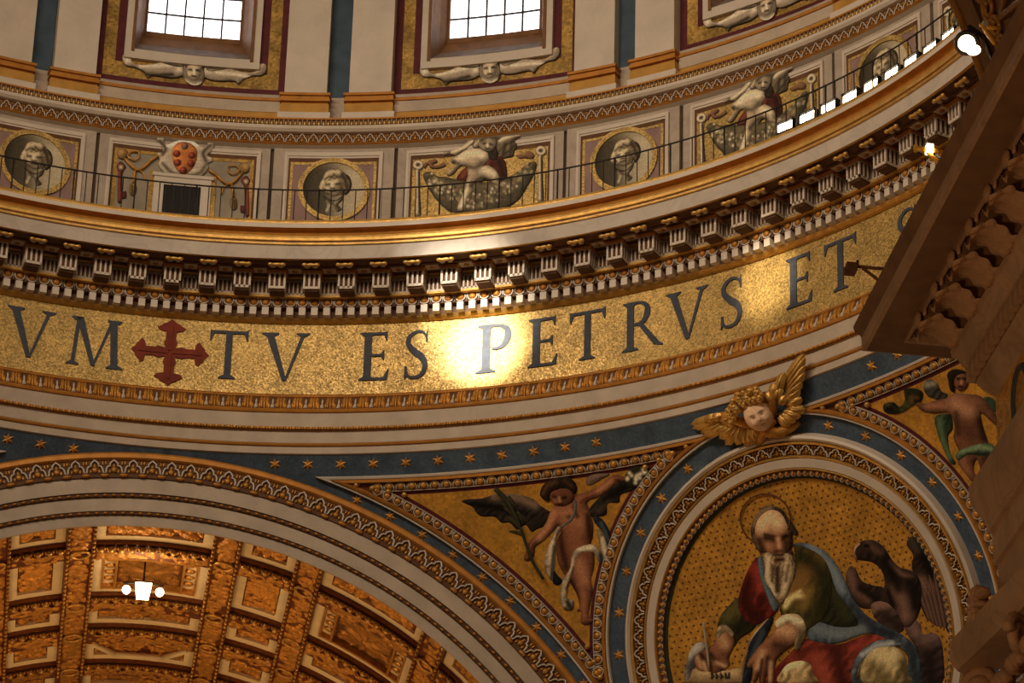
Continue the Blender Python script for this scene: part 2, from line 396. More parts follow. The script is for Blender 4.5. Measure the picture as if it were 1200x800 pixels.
for pc in (-11.25, 11.25, 33.75, 56.25):
    b = MB(); b.cbox(pc-0.80, pc+0.80, 52.9, 61.5, 21.72, 21.60, 0); dpart('blue_strip', b, 'blue_strip')
    for sgn in (-1, 1):
        lo, hi = (pc+0.85, pc+4.08) if sgn > 0 else (pc-4.08, pc-0.85)
        b = MB(); b.cbox(lo, hi, 52.84, 61.5, 21.75, 21.28, 0); b.cbox(lo-0.06, hi+0.06, 52.84, 52.92, 21.75, 21.24, 0)
        pil = dpart('pilaster', b, 'marble')
        b = MB()
        prof = [(52.50, 21.22, 0.16), (52.58, 21.12, 0.30), (52.68, 21.16, 0.24), (52.76, 21.10, 0.34), (52.84, 21.2, 0.2)]
        for (z0, rf, ex), (z1, _, _2) in zip(prof[:-1], prof[1:]): b.cbox(lo-ex, hi+ex, z0, z1, 21.75, rf, 0)
        dpart('base_moulding', b, 'orange_paint', pil)
        b = MB(); b.cbox(lo-0.25, hi+0.25, 52.20, 52.50, 21.8, 21.16, 0); dpart('base_die', b, 'ochre', pil)
        b = MB(); b.cbox(lo-0.40, hi+0.40, 51.98, 52.20, 21.8, 21.10, 0); dpart('plinth', b, 'marble', pil)
    # stone filling between the two pedestals
    b = MB(); b.cbox(pc-0.62, pc+0.62, 52.0, 52.9, 21.8, 21.5, 0); dpart('pedestal_infill', b, 'travertine')
for w in (-22.5, 0.0, 22.5, 45.0):
    # dado courses of the bay
    for nm, z0, z1, rf, mt in (('dado_course', 51.98, 52.33, 21.40, 'ochre'), ('dado_course', 52.33, 52.68, 21.38, 'marble_grey'),
                               ('dado_bead', 52.68, 52.77, 21.33, 'orange_paint'), ('dado_course', 52.77, 52.92, 21.42, 'travertine')):
        b = MB(); b.cbox(w-6.9, w+6.9, z0, z1, 21.8, rf, 0); dpart(nm, b, mt)
    if w < -10: continue
    # gold mosaic field with its maroon borders
    b = MB()
    for lo, hi in ((w-7.15, w-4.45), (w+4.45, w+7.15)): b.cbox(lo, hi, 52.92, 61.5, 21.75, 21.67, 0)
    b.cbox(w-4.45, w+4.45, 52.92, 54.1, 21.75, 21.67, 0)
    fld = dpart('gold_field', b, 'gold_field')
    b = MB()
    for lo, hi in ((w-7.15, w-6.62), (w+6.62, w+7.15)): b.cbox(lo, hi, 53.08, 61.5, 21.7, 21.65, 0)
    b.cbox(w-7.15, w+7.15, 52.92, 53.21, 21.7, 21.645, 0); dpart('maroon_border', b, 'maroon', fld)
    b = MB()
    for lo, hi in ((w-5.72, w-5.12), (w+5.12, w+5.72)): b.cbox(lo, hi, 53.72, 61.5, 21.7, 21.65, 0)
    dpart('maroon_strip', b, 'maroon', fld)

for wi, w in enumerate(wins):
    b = MB()                                                              # marble architrave of the window
    for lo, hi in ((w-5.12, w-4.42), (w+4.42, w+5.12)): b.cbox(lo, hi, 53.80, 60.6, 21.9, 21.52, 0)
    b.cbox(w-4.42, w+4.42, 53.80, 54.10, 21.9, 21.52, 0); b.cbox(w-4.42, w+4.42, 60.3, 60.6, 21.9, 21.52, 0)
    for lo, hi in ((w-4.62, w-4.38), (w+4.38, w+4.62)): b.cbox(lo, hi, 54.02, 60.4, 21.9, 21.48, 1)
    wn = b.build('window_%d' % (wi+1), ['marble', 'wood'])
    structure(wn, ('tall drum window above the coat of arms on the attic wall', 'tall drum window above the winged figure on gold, left of two such panels',
                   'drum window cut by the top edge at the right')[wi], 'window')
    b = MB()                                                              # splayed reveal
    def P(az, r, z): return cyl(w+az, r, z)
    for (a0, a1, r0, r1, zb0, zb1, zt, mi) in ((4.42, 4.0, 21.56, 22.0, 54.10, 54.55, 60.3, 0), (4.0, 3.5, 22.0, 22.3, 54.55, 55.10, 60.2, 1)):
        for s_ in (-1, 1): b.add([P(s_*a0, r0, zb0), P(s_*a1, r1, zb1), P(s_*a1, r1, zt), P(s_*a0, r0, zt)], [(0, 1, 2, 3)], 1)
        b.add([P(-a0, r0, zb0), P(a0, r0, zb0), P(a1, r1, zb1), P(-a1, r1, zb1)], [(0, 1, 2, 3)], mi)
        b.add([P(-a0, r0, zt), P(a0, r0, zt), P(a1, r1, zt), P(-a1, r1, zt)], [(0, 1, 2, 3)], 1)
    b.build('reveal', ['stone_dark', 'wood'], wn)
    b = MB()
    for lo, hi in ((-3.62, -3.42), (3.42, 3.62)): b.cbox(w+lo, w+hi, 55.0, 60.2, 22.42, 22.25, 0)
    b.cbox(w-3.5, w+3.5, 55.0, 55.16, 22.42, 22.22, 0)
    b.build('window_frame', 'wood', wn)
    npx, dz = 5, 0.70
    for i in range(npx):
        for j in range(7):
            a0 = w-3.45+i*6.9/npx; z0 = 55.16+j*dz
            b = MB(); b.cbox(a0+0.03, a0+6.9/npx-0.03, z0+0.01, z0+dz-0.01, 22.38, 22.36, 0); b.build('pane', 'sky_glass', wn)
    for i in range(1, npx):
        b = MB(); a0 = w-3.45+i*6.9/npx; b.cbox(a0-0.07, a0+0.07, 55.16, 60.1, 22.40, 22.31, 0); b.build('glazing_bar', 'iron', wn)
    for j in range(1, 7):
        b = MB(); b.cbox(w-3.45, w+3.45, 55.16+j*dz-0.026, 55.16+j*dz+0.026, 22.40, 22.32, 0); b.build('glazing_bar', 'iron', wn)

# cartouche with a child's head under each window, in light relief
WM = wall_map(21.62)
c1 = crop(300, 0, 4.0)
STONE, STD, STL = (150, 134, 112), (78, 66, 52), (196, 182, 158)
def cartouche():
    scroll = [(768, 318), (785, 305), (808, 315), (815, 338), (850, 345), (905, 330), (960, 305), (1020, 292), (1040, 300), (1052, 330), (1050, 352), (1010, 372), (960, 378), (910, 382), (890, 398), (868, 375), (830, 362), (790, 362), (770, 345)]
    mirror = [(2*1096-x, y-0.135*(2*1096-x-x)) for x, y in scroll][::-1]
    root = patch('cartouche', drum, WM, c1(scroll), STONE, cst(c1, [([(790, 335)], 10, STL, .8), ([(850, 372), (900, 385), (1000, 360)], 7, STD, .8), ([(850, 352), (930, 335), (1030, 310)], 6, STL, .7), ([(1030, 330)], 10, STL, .7)], 4), h=0.07, lift=0.03, cell=0.7, hw=2.0, edge=0.5)
    patch('scroll', root, WM, c1(mirror), STONE, cst(c1, [([(1330, 345), (1250, 345)], 7, STD, .7), ([(1165, 300)], 14, STL, .8), ([(1200, 310), (1280, 300), (1350, 300)], 6, STL, .7)], 4), h=0.07, lift=0.03, cell=0.7, hw=2.0, edge=0.5)
    for wing in ([(930, 308), (970, 290), (1015, 285), (1045, 300), (1040, 318), (1000, 322), (960, 318)], [(1148, 296), (1170, 270), (1215, 262), (1262, 262), (1250, 282), (1205, 300), (1165, 312)]):
        patch('wing', root, WM, c1(wing), (150, 130, 104), cst(c1, [([(wing[0][0], wing[0][1]+4), (wing[4][0], wing[4][1])], 4, STD, .7)], 4), h=0.09, lift=0.07, cell=0.7, hw=1.5, edge=0.5)
    ring = [(1096+52*math.cos(t), 335+56*math.sin(t)) for t in np.linspace(0, 2*math.pi, 16, endpoint=False)]
    patch('collar', root, WM, c1(ring), (120, 106, 88), cst(c1, [([(1060, 380), (1096, 392), (1130, 378)], 7, STL, .7)], 4), h=0.06, lift=0.08, cell=0.7, hw=2, edge=0.6)
    face = [(1062, 325), (1068, 300), (1096, 292), (1124, 298), (1130, 322), (1124, 350), (1100, 370), (1074, 356)]
    patch('face', root, WM, c1(face), (170, 152, 124), cst(c1, [([(1074, 325), (1086, 323)], 4, (50, 40, 30), .9), ([(1108, 321), (1120, 319)], 4, (50, 40, 30), .9), ([(1097, 322), (1099, 340)], 4, (205, 190, 160), .8), ([(1088, 352), (1108, 350)], 3, (70, 50, 40), .8), ([(1075, 342)], 7, (200, 182, 150), .7), ([(1120, 340)], 7, (120, 104, 84), .6)], 4), h=0.14, lift=0.10, cell=0.5, hw=4, edge=0.4)
    hair = [(1058, 318), (1060, 296), (1080, 280), (1105, 278), (1128, 288), (1136, 308), (1126, 306), (1112, 298), (1090, 300), (1070, 308)]
    patch('hair', root, WM, c1(hair), (96, 84, 66), cst(c1, [([(1070, 295), (1090, 288)], 4, STL, .5), ([(1110, 288), (1125, 298)], 4, STL, .4)], 4), h=0.08, lift=0.16, cell=0.6, hw=2)
    return root
ct = cartouche(); rot_tree(ct, -22.5, drum); rot_tree(ct, 22.5, drum)

# ------------------------------------------------------------------ ornamented string course above the attic
def trefoil_piece(w, h, d, light, dark, leaf):
    """pointed trefoil outline with a small leaf inside; x width w, z from 0 to h, front at y=-d"""
    b = MB()
    b.add([(-w/2, 0, 0), (w/2, 0, 0), (w/2, 0, h), (-w/2, 0, h)], [(0, 1, 2, 3)], 1)
    P = [(-.47, .04), (-.42, .12), (-.40, .36), (-.33, .52), (-.20, .56), (-.20, .74), (-.10, .88), (0, .97), (.10, .88), (.20, .74), (.20, .56), (.33, .52), (.40, .36), (.42, .12), (.47, .04)]
    b.tube([(x*w, -d*0.6, z*h) for x, z in P], 0.055*w, 0, n=5)
    b.ell((0, -d*0.3, 0.30*h), (0.17*w, d*0.7, 0.22*h), 2, 6, 4); b.ell((0, -d*0.3, 0.55*h), (0.08*w, d*0.6, 0.18*h), 2, 5, 4)
    for s_ in (-1, 1):
        b.ell((s_*0.22*w, -d*0.25, 0.18*h), (0.08*w, d*0.5, 0.14*h), 2, 5, 3)
        b.ell((s_*0.43*w, -d*0.25, 0.78*h), (0.07*w, d*0.5, 0.17*h), 2, 5, 3)
    return b.mesh('trefoil', [light, dark, leaf])
b = MB()
b.lathe([(21.3, 51.12), (21.15, 51.165), (21.10, 51.20), (21.14, 51.24), (21.2, 51.25), (21.2, 51.52), (21.05, 51.53), (20.98, 51.60), (21.0, 51.71), (21.12, 51.72), (21.12, 51.93), (21.06, 51.94), (21.06, 51.99), (21.9, 52.0)],
        [3, 0, 0, 0, 1, 3, 3, 3, 3, 1, 0, 0, 3], A0, A1)
course = b.build('trim_1', ['orange_paint', 'brown_paint', 'orange_paint', 'marble'])
structure(course, 'curved string course with pale trefoil ornament above the attic panels', 'moulding')
tm = trefoil_piece(0.865*R_(1)*21.17, 0.27, 0.035, 'marble', 'brown_paint', 'gilt_dark')
k = 0; a = -17.2
while a < 66: put('trefoil', tm, course, ring_M(a, 21.185, 51.25)); a += 0.8654
b = MB(); bw = 0.36*R_(1)*21.1
b.ell((0, -0.02, 0.07), (bw*0.36, 0.035, 0.075), 0, 6, 4); b.box((bw*0.5, -0.015, 0.11), (bw*0.16, 0.04, 0.17), 1)
bm_ = b.mesh('bead', ['gilt', 'travertine'])
b = MB(); beads = []
a = -17.0
while a < 66: put('bead', bm_, course, ring_M(a, 21.115, 51.76)); a += 0.36

# ------------------------------------------------------------------ attic wall: panels behind the railing
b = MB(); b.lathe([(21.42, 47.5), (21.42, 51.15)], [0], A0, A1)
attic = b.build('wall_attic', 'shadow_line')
structure(attic, 'attic wall of painted panels and medallions behind the iron railing', 'wall')
def frame_cyl(b, c, ho, hi, zo, zi, zb, rb, rf, mi):
    b.cbox(c-ho, c-hi, zb, zo, rb, rf, mi); b.cbox(c+hi, c+ho, zb, zo, rb, rf, mi); b.cbox(c-hi, c+hi, zi, zo, rb, rf, mi)
for pc in (-11.25, 11.25, 33.75, 56.25, 78.75):
    b = MB(); b.cbox(pc-4.55, pc+4.55, 47.6, 51.12, 21.45, 21.30, 0); slab = b.build('attic_slab', 'travertine', attic)
for w in (0, 22.5, 45, 67.5):
    b = MB(); b.cbox(w-6.42, w+6.42, 47.6, 51.12, 21.45, 21.32, 0); slab = b.build('attic_slab', 'travertine', attic)

def medallion_panel(pc):
    b = MB(); b.cbox(pc-3.33, pc+3.33, 47.7, 50.66, 21.4, 21.285, 0)
    pan = b.build('medallion_panel', 'purple', attic)
    b = MB(); frame_cyl(b, pc, 3.72, 3.50, 50.98, 50.86, 47.7, 21.4, 21.23, 0); frame_cyl(b, pc, 3.50, 3.42, 50.86, 50.80, 47.7, 21.4, 21.26, 0)
    b.build('panel_frame', 'marble', pan)
    b = MB(); frame_cyl(b, pc, 3.42, 3.26, 50.80, 50.68, 47.7, 21.4, 21.275, 0); b.build('panel_frame_shade', 'brown_paint', pan)  # brown line paints in the shadow of the frame moulding
    b = MB(); frame_cyl(b, pc, 3.26, 3.06, 50.68, 50.60, 47.7, 21.4, 21.272, 0); b.build('gold_border', 'gold_mosaic', pan)
    return pan
WA = wall_map(21.27)
c3 = crop(320, 160, 7.275)
mp = medallion_panel(11.25)
def ell2(cx, cy, rx, ry, n=28): return [(cx+rx*math.cos(t), cy+ry*math.sin(t)) for t in np.linspace(0, 2*math.pi, n, endpoint=False)]
el = ell2(517, 452, 304, 262)
# gilt ring and painted niche
def ring_patch(name, parent, cf, cx, cy, rx, ry, wx, wy, smap, lift, h, material, n=72):
    V = []; F = []
    th = np.linspace(0, 2*math.pi, n, endpoint=False)
    rows = [(1.0, 0.0), (1.0, h), (0.0, h), (0.0, 0.0)]
    for k_, hh in rows:
        X = cx+(rx-wx*(1-k_))*np.cos(th); Y = cy+(ry-wy*(1-k_))*np.sin(th)
        uv = np.array(cf(list(zip(X, Y)))); V.append(smap(uv[:, 0], uv[:, 1], np.full(n, lift+hh)))
    V = np.concatenate(V)
    for r0 in range(3):
        for i in range(n): F.append((r0*n+i, r0*n+(i+1) % n, (r0+1)*n+(i+1) % n, (r0+1)*n+i))
    q = MB(); q.add(V, F, 0); return q.build(name, material, parent)
ring_patch('medallion_ring', mp, c3, 517, 455, 306, 268, 44, 38, WA, 0.0, 0.045, 'gold_mosaic')
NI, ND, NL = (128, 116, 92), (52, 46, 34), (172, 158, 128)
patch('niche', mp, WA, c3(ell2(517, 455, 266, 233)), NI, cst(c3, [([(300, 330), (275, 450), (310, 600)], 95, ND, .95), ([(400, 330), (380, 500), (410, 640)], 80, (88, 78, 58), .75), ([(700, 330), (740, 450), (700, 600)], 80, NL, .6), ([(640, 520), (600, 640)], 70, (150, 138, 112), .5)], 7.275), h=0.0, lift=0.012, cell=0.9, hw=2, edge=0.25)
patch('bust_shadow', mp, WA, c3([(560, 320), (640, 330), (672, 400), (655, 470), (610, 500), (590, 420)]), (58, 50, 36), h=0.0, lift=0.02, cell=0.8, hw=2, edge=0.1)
patch('scarf', mp, WA, c3([(425, 495), (470, 530), (540, 540), (605, 490), (592, 545), (556, 585), (590, 620), (545, 645), (522, 590), (500, 585), (470, 650), (440, 640), (455, 590), (445, 550)]), (120, 108, 84), cst(c3, [([(440, 515), (500, 550), (590, 515)], 12, (70, 60, 44), .7), ([(480, 590), (460, 635)], 10, (160, 148, 120), .7), ([(545, 590), (565, 625)], 10, (70, 60, 44), .7)], 7.275), h=0.05, lift=0.03, cell=0.7, hw=2.5, edge=0.45)
patch('hair', mp, WA, c3([(392, 440), (402, 400), (425, 360), (445, 312), (490, 282), (530, 290), (560, 280), (606, 305), (628, 345), (655, 385), (655, 440), (625, 480), (600, 455), (585, 500), (450, 490), (420, 472)]), (138, 122, 92), cst(c3, [([(415, 440), (420, 400), (455, 350)], 12, (180, 164, 130), .8), ([(460, 320), (510, 300), (560, 310)], 13, (176, 160, 126), .8), ([(590, 330), (620, 380), (630, 440)], 14, (84, 70, 50), .8), ([(440, 370), (480, 345), (520, 355)], 6, (82, 68, 48), .7), ([(520, 330), (560, 350), (600, 345)], 7, (84, 70, 50), .7), ([(430, 450), (440, 480)], 8, (90, 76, 54), .7)], 7.275), h=0.10, lift=0.05, cell=0.6, hw=4, edge=0.4, var=.18)
patch('face', mp, WA, c3([(440, 430), (448, 388), (490, 372), (560, 362), (592, 395), (598, 450), (575, 490), (525, 510), (475, 490)]), (160, 144, 112), cst(c3, [([(452, 418), (480, 414)], 8, (74, 60, 42), .9), ([(540, 412), (572, 408)], 8, (74, 60, 42), .9), ([(505, 405), (508, 440)], 8, (196, 180, 146), .8), ([(490, 448), (524, 448)], 6, (86, 70, 50), .8), ([(482, 475), (535, 472)], 5, (80, 60, 44), .9), ([(460, 450)], 16, (186, 170, 136), .7), ([(585, 430), (580, 480)], 18, (106, 90, 66), .7), ([(470, 390), (540, 384)], 10, (184, 168, 134), .6)], 7.275), h=0.14, lift=0.09, cell=0.5, hw=7, edge=0.35)
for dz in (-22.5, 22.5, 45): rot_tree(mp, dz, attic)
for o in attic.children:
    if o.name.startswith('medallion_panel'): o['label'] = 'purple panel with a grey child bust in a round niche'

def wide_panel(w, gnd):
    b = MB(); b.cbox(w-5.28, w+5.28, 47.7, 50.70, 21.4, 21.29, 0); pan = b.build('figure_panel', gnd, attic)
    b = MB(); frame_cyl(b, w, 5.72, 5.52, 50.98, 50.88, 47.7, 21.4, 21.24, 0); frame_cyl(b, w, 5.52, 5.42, 50.88, 50.82, 47.7, 21.4, 21.27, 0)
    b.build('panel_frame', 'marble', pan)
    b = MB(); frame_cyl(b, w, 5.42, 5.24, 50.82, 50.70, 47.7, 21.4, 21.28, 0); b.build('panel_frame_shade', 'brown_paint', pan)  # inner brown line is the frame's shadow, put in as colour
    return pan
# winged figure on a garland, gold ground
ap = wide_panel(22.5, 'gold_mosaic'); ap['label'] = 'gold panel with a grey winged figure seated on a garland'
c4 = crop(460, 140, 5.714)
G1, G2, G3 = (142, 128, 102), (70, 60, 46), (188, 174, 146)
def A(name, P, col, S=(), lift=0.03, h=0.07, hw=2.5, cell=0.7, **k):
    return patch(name, ap, WA, c4(P), col, cst(c4, S, 5.714), h=h, lift=lift, cell=cell, hw=hw, **k)
for px_, top, s_ in ((168, 305, 1), (990, 210, -1)):
    sl = -0.01
    A('garland_post', [(px_-12, top+30), (px_+12, top+28), (px_+16, top+200), (px_+22, top+330), (px_-18, top+335), (px_-12, top+200)], (130, 110, 86), [([(px_-4, top+40), (px_-2, top+320)], 6, G3, .7), ([(px_+12, top+50), (px_+14, top+320)], 6, G2, .8)], lift=0.02)
    A('rosette', ell2(px_+4, top, 38, 34, 14), (140, 120, 92), [([(px_+4, top)], 10, G2, .9), (ell2(px_+4, top, 24, 21, 12), 5, G3, .7)], lift=0.05)
garl = [(205, 370), (250, 350), (300, 380), (350, 385), (420, 400), (500, 410), (600, 420), (700, 415), (780, 385), (850, 340), (900, 300), (950, 280), (965, 310), (945, 370), (900, 450), (840, 540), (740, 600), (640, 620), (520, 625), (400, 620), (340, 585), (280, 520), (235, 450)]
fr = []
for i in range(230):
    t = random.random(); x = 235+700*t; yb = 400+170*math.sin(math.pi*t)-90*t*t; y = yb+random.uniform(-60, 45)
    fr.append(([(x, y)], random.uniform(4, 8), random.choice([G3, (150, 140, 96), G2, (92, 84, 60), (120, 108, 80), (128, 96, 80)]), .85))
A('garland', garl, (92, 82, 60), fr, lift=0.03, h=0.12, hw=6, var=.25)
A('ribbon', [(210, 300), (240, 280), (285, 265), (300, 285), (270, 300), (300, 310), (345, 290), (355, 310), (310, 328), (255, 325), (240, 300), (215, 330)], (120, 84, 60), lift=0.05, hw=1.5)
A('ribbon', [(830, 240), (880, 235), (900, 215), (935, 220), (950, 245), (930, 265), (890, 258), (850, 262)], (120, 84, 60), lift=0.05, hw=1.5)
A('drapery', [(430, 400), (480, 330), (560, 260), (640, 230), (740, 260), (765, 330), (760, 400), (700, 415), (620, 380), (520, 420)], (88, 40, 28), [([(470, 380), (520, 320)], 12, (120, 60, 40), .7), ([(720, 280), (745, 380)], 14, (60, 26, 18), .8)], lift=0.08)
A('wing', [(360, 215), (420, 205), (480, 165), (530, 128), (560, 130), (540, 160), (500, 205), (440, 250), (400, 235), (335, 240)], (132, 118, 92), [([(400, 222), (480, 190), (540, 145)], 7, G3, .8), ([(430, 245), (500, 210)], 6, G2, .7)], lift=0.10)
A('wing', [(705, 150), (750, 110), (820, 95), (862, 90), (855, 112), (825, 135), (835, 180), (815, 210), (810, 245), (770, 255), (745, 260), (715, 240), (690, 200)], (100, 86, 66), [([(720, 145), (790, 112), (855, 98)], 9, G3, .85), ([(740, 240), (760, 170)], 8, G2, .8), ([(790, 235), (800, 170)], 7, G2, .7)], lift=0.10)
A('body', [(395, 265), (440, 240), (500, 205), (570, 195), (640, 225), (650, 260), (620, 300), (600, 320), (640, 310), (690, 340), (720, 390), (720, 420), (760, 440), (750, 460), (700, 445), (660, 420), (620, 400), (580, 430), (540, 440), (540, 480), (500, 540), (485, 605), (440, 612), (440, 570), (475, 500), (490, 430), (505, 380), (500, 330), (460, 310), (400, 370), (370, 375), (365, 360), (420, 305), (395, 290)], (168, 150, 120), [([(470, 260), (520, 230), (600, 240)], 20, (196, 180, 150), .8), ([(500, 320), (560, 330), (600, 300)], 12, (112, 96, 74), .8), ([(560, 370), (540, 400)], 22, (150, 130, 104), .6), ([(620, 340), (680, 370)], 14, (192, 176, 146), .8), ([(650, 410), (590, 400), (530, 450)], 9, (96, 80, 60), .8), ([(500, 480), (460, 590)], 10, (200, 184, 152), .7), ([(410, 285), (440, 300)], 8, G2, .6)], lift=0.14, h=0.16, hw=6)
A('head', [(585, 190), (575, 160), (595, 130), (640, 112), (690, 120), (705, 155), (690, 190), (665, 215), (620, 218)], (150, 134, 108), [([(600, 150), (640, 125), (690, 135)], 12, (100, 86, 64), .8), ([(612, 172), (630, 168)], 5, (60, 50, 38), .9), ([(655, 172), (670, 178)], 5, (60, 50, 38), .9), ([(640, 175), (640, 190)], 5, G3, .8), ([(630, 205), (655, 205)], 4, G2, .8)], lift=0.26, h=0.14, hw=4)
A('hair', [(540, 190), (545, 150), (580, 135), (620, 118), (600, 150), (590, 185), (560, 200)], (110, 94, 70), [([(555, 180), (580, 150)], 6, G3, .5)], lift=0.24, h=0.08)
A('shadow_fold', [(650, 190), (690, 180), (705, 215), (700, 270), (670, 275), (640, 250)], (58, 46, 34), lift=0.2, h=0.05)
rot_tree(ap, 22.5, attic); rot_tree(ap, 45.0, attic)
# coat of arms and keys over a low barred door
hp = wide_panel(0.0, 'niche'); hp['label'] = 'pale panel with coat of arms, red keys and gold cords'
c5 = crop(110, 150, 5.714)
b = MB(); frame_cyl(b, 0.0, 5.24, 4.95, 50.70, 50.60, 47.7, 21.4, 21.275, 0); b.build('gold_border', 'gold_field', hp)
def K(name, P, col, S=(), lift=0.03, h=0.06, hw=2.0, cell=0.7, **k):
    return patch(name, hp, WA, c5(P), col, cst(c5, S, 5.714), h=h, lift=lift, cell=cell, hw=hw, **k)
RED, TAS = (92, 40, 30), (122, 94, 48)
for dx, dy, mi_ in ((0, 0, 1), (838, 95, -1)):
    X = lambda x: 180+dx+(x-180)*mi_
    K('key', [(X(150), 258+dy), (X(165), 235+dy), (X(178), 225+dy), (X(195), 235+dy), (X(215), 262+dy), (X(195), 290+dy), (X(190), 330+dy), (X(190), 425+dy), (X(215), 422+dy), (X(216), 470+dy), (X(188), 472+dy), (X(184), 495+dy), (X(158), 495+dy), (X(160), 330+dy), (X(162), 290+dy)], RED, [([(X(180), 265+dy)], 9, (176, 160, 130), .9), ([(X(168), 300+dy), (X(168), 480+dy)], 5, (130, 66, 48), .6)], smooth=2, lift=0.05)
    K('knob', ell2(X(192), 175+dy, 38, 36, 14), TAS, [([(X(180), 165+dy)], 14, (160, 126, 70), .8)], lift=0.08, h=0.12)
    b = MB()
    P1 = [(X(225), 185+dy), (X(250), 162+dy), (X(295), 165+dy), (X(300), 200+dy), (X(270), 220+dy), (X(232), 205+dy)]
    P2 = [(X(205), 210+dy), (X(250), 260+dy), (X(290), 285+dy), (X(330), 270+dy), (X(380), 225+dy), (X(430), 190+dy)]
    for P_, rr in ((P1+[P1[0]], 0.022), (P2, 0.04), ([(X(275), 290+dy), (X(262), 370+dy)], 0.035), ([(X(305), 290+dy), (X(330), 310+dy), (X(345), 355+dy)], 0.02)):
        uv = smooth_open(c5(P_), 4); b.tube(WA(uv[:, 0], uv[:, 1], np.full(len(uv), 0.06)), rr, 0, n=5)
    b.build('cord', 'gilt_old', hp)
    K('tassel', [(X(245), 375+dy), (X(280), 375+dy), (X(285), 420+dy), (X(268), 455+dy), (X(242), 445+dy), (X(238), 415+dy)], TAS, [([(X(255), 390+dy), (X(255), 440+dy)], 5, (80, 58, 28), .7)], lift=0.06)
sc_ = [(420, 80), (440, 60), (470, 70), (472, 100), (500, 110), (540, 92), (600, 80), (660, 88), (700, 115), (735, 130), (760, 120), (760, 100), (790, 95), (806, 120), (795, 155), (760, 185), (790, 200), (795, 225), (765, 240), (770, 270), (730, 320), (690, 335), (600, 335), (520, 315), (470, 300), (430, 250), (440, 210), (418, 190), (430, 165), (460, 165), (450, 130)]
K('scroll_frame', sc_, (168, 154, 132), [([(440, 90), (480, 140), (460, 180)], 9, (100, 86, 68), .8), ([(780, 120), (730, 170), (750, 220)], 9, (100, 86, 68), .8), ([(460, 240), (520, 300), (600, 320), (700, 310), (750, 250)], 8, (104, 90, 70), .7), ([(500, 120), (600, 92), (690, 118)], 9, (214, 202, 180), .7)], lift=0.07, h=0.1, hw=2.5)
K('shield', [(522, 190), (528, 140), (560, 105), (610, 97), (655, 112), (688, 150), (690, 210), (668, 265), (630, 305), (600, 316), (565, 298), (535, 250)], (176, 104, 30), [([(548, 150), (545, 200)], 16, (206, 132, 52), .6)], lift=0.17, h=0.10, hw=5)
for (x, y), c_ in (((608, 128), (104, 96, 82)), ((555, 178), (120, 44, 22)), ((655, 190), (120, 44, 22)), ((560, 238), (120, 44, 22)), ((648, 244), (120, 44, 22)), ((598, 290), (110, 36, 18))):
    K('ball', ell2(x, y, 26, 25, 12), c_, [([(x-8, y-8)], 8, (170, 86, 50), .6)], lift=0.25, h=0.08, hw=4, cell=0.6)
b = MB()
for lo, hi, z0, z1 in ((-2.15, -1.4, 47.7, 49.95), (1.4, 2.15, 47.7, 49.95), (-1.4, 1.4, 49.68, 49.95)): b.cbox(lo, hi, z0, z1, 21.4, 21.2, 0)
b.cbox(-2.3, 2.3, 49.92, 50.02, 21.4, 21.16, 0)
for lo, hi in ((-2.5, -2.15), (2.15, 2.5)): b.cbox(lo, hi, 47.7, 50.1, 21.4, 21.25, 1)
door = b.build('door_1', ['marble', 'gold_field'])
structure(door, 'low dark barred door in a marble frame under the coat of arms', 'door')
b = MB(); b.cbox(-1.4, 1.4, 47.7, 49.68, 21.28, 21.26, 0); b.build('door_leaf', 'black_paint', door)
for i in range(5):
    b = MB(); b.cbox(-1.2+i*0.6-0.03, -1.2+i*0.6+0.03, 47.7, 49.68, 21.25, 21.22, 0); b.build('bar', 'iron', door)

# ------------------------------------------------------------------ main cornice
b = MB()
prof = [(20.78, 45.34), (20.70, 45.36), (20.64, 45.40), (20.60, 45.44), (20.62, 45.45), (20.62, 45.68), (20.46, 45.69), (20.46, 45.89), (20.26, 45.90), (20.24, 45.955), (20.32, 45.96), (20.32, 46.44), (20.25, 46.50), (20.25, 46.52), (19.30, 46.53), (19.20, 46.52), (19.20, 46.925), (19.14, 46.93), (19.13, 46.975), (19.17, 46.98), (19.16, 47.01), (19.10, 47.02), (19.13, 47.05), (19.12, 47.12), (19.13, 47.19), (19.16, 47.24), (19.17, 47.29), (19.12, 47.325), (18.965, 47.345), (18.96, 47.475), (19.0, 47.48), (18.985, 47.54), (19.0, 47.60), (21.45, 47.62)]
mi = [0, 0, 0, 0, 2, 3, 3, 0, 0, 0, 4, 0, 0, 2, 0, 1, 0, 0, 0, 1, 0, 0, 0, 0, 6, 6, 6, 6, 7, 7, 0, 0, 5]  # orange on the cavetto overhang paints shade into the gilt
b.lathe(prof, mi, A0, A1)
corn = b.build('trim_2', ['gilt', 'fascia_grey', 'soffit_shade', 'brown_paint', 'brown_paint', 'travertine', 'orange_paint', 'marble'])
structure(corn, 'great dome cornice with gilded mouldings, fluted modillions and white dentils', 'cornice')
# dentil
b = MB(); dw = 0.54*0.9375*R_(1)*20.5
b.box((0, -0.10, 0.11), (dw, 0.22, 0.225), 0); dent = b.mesh('dentil', ['marble'])
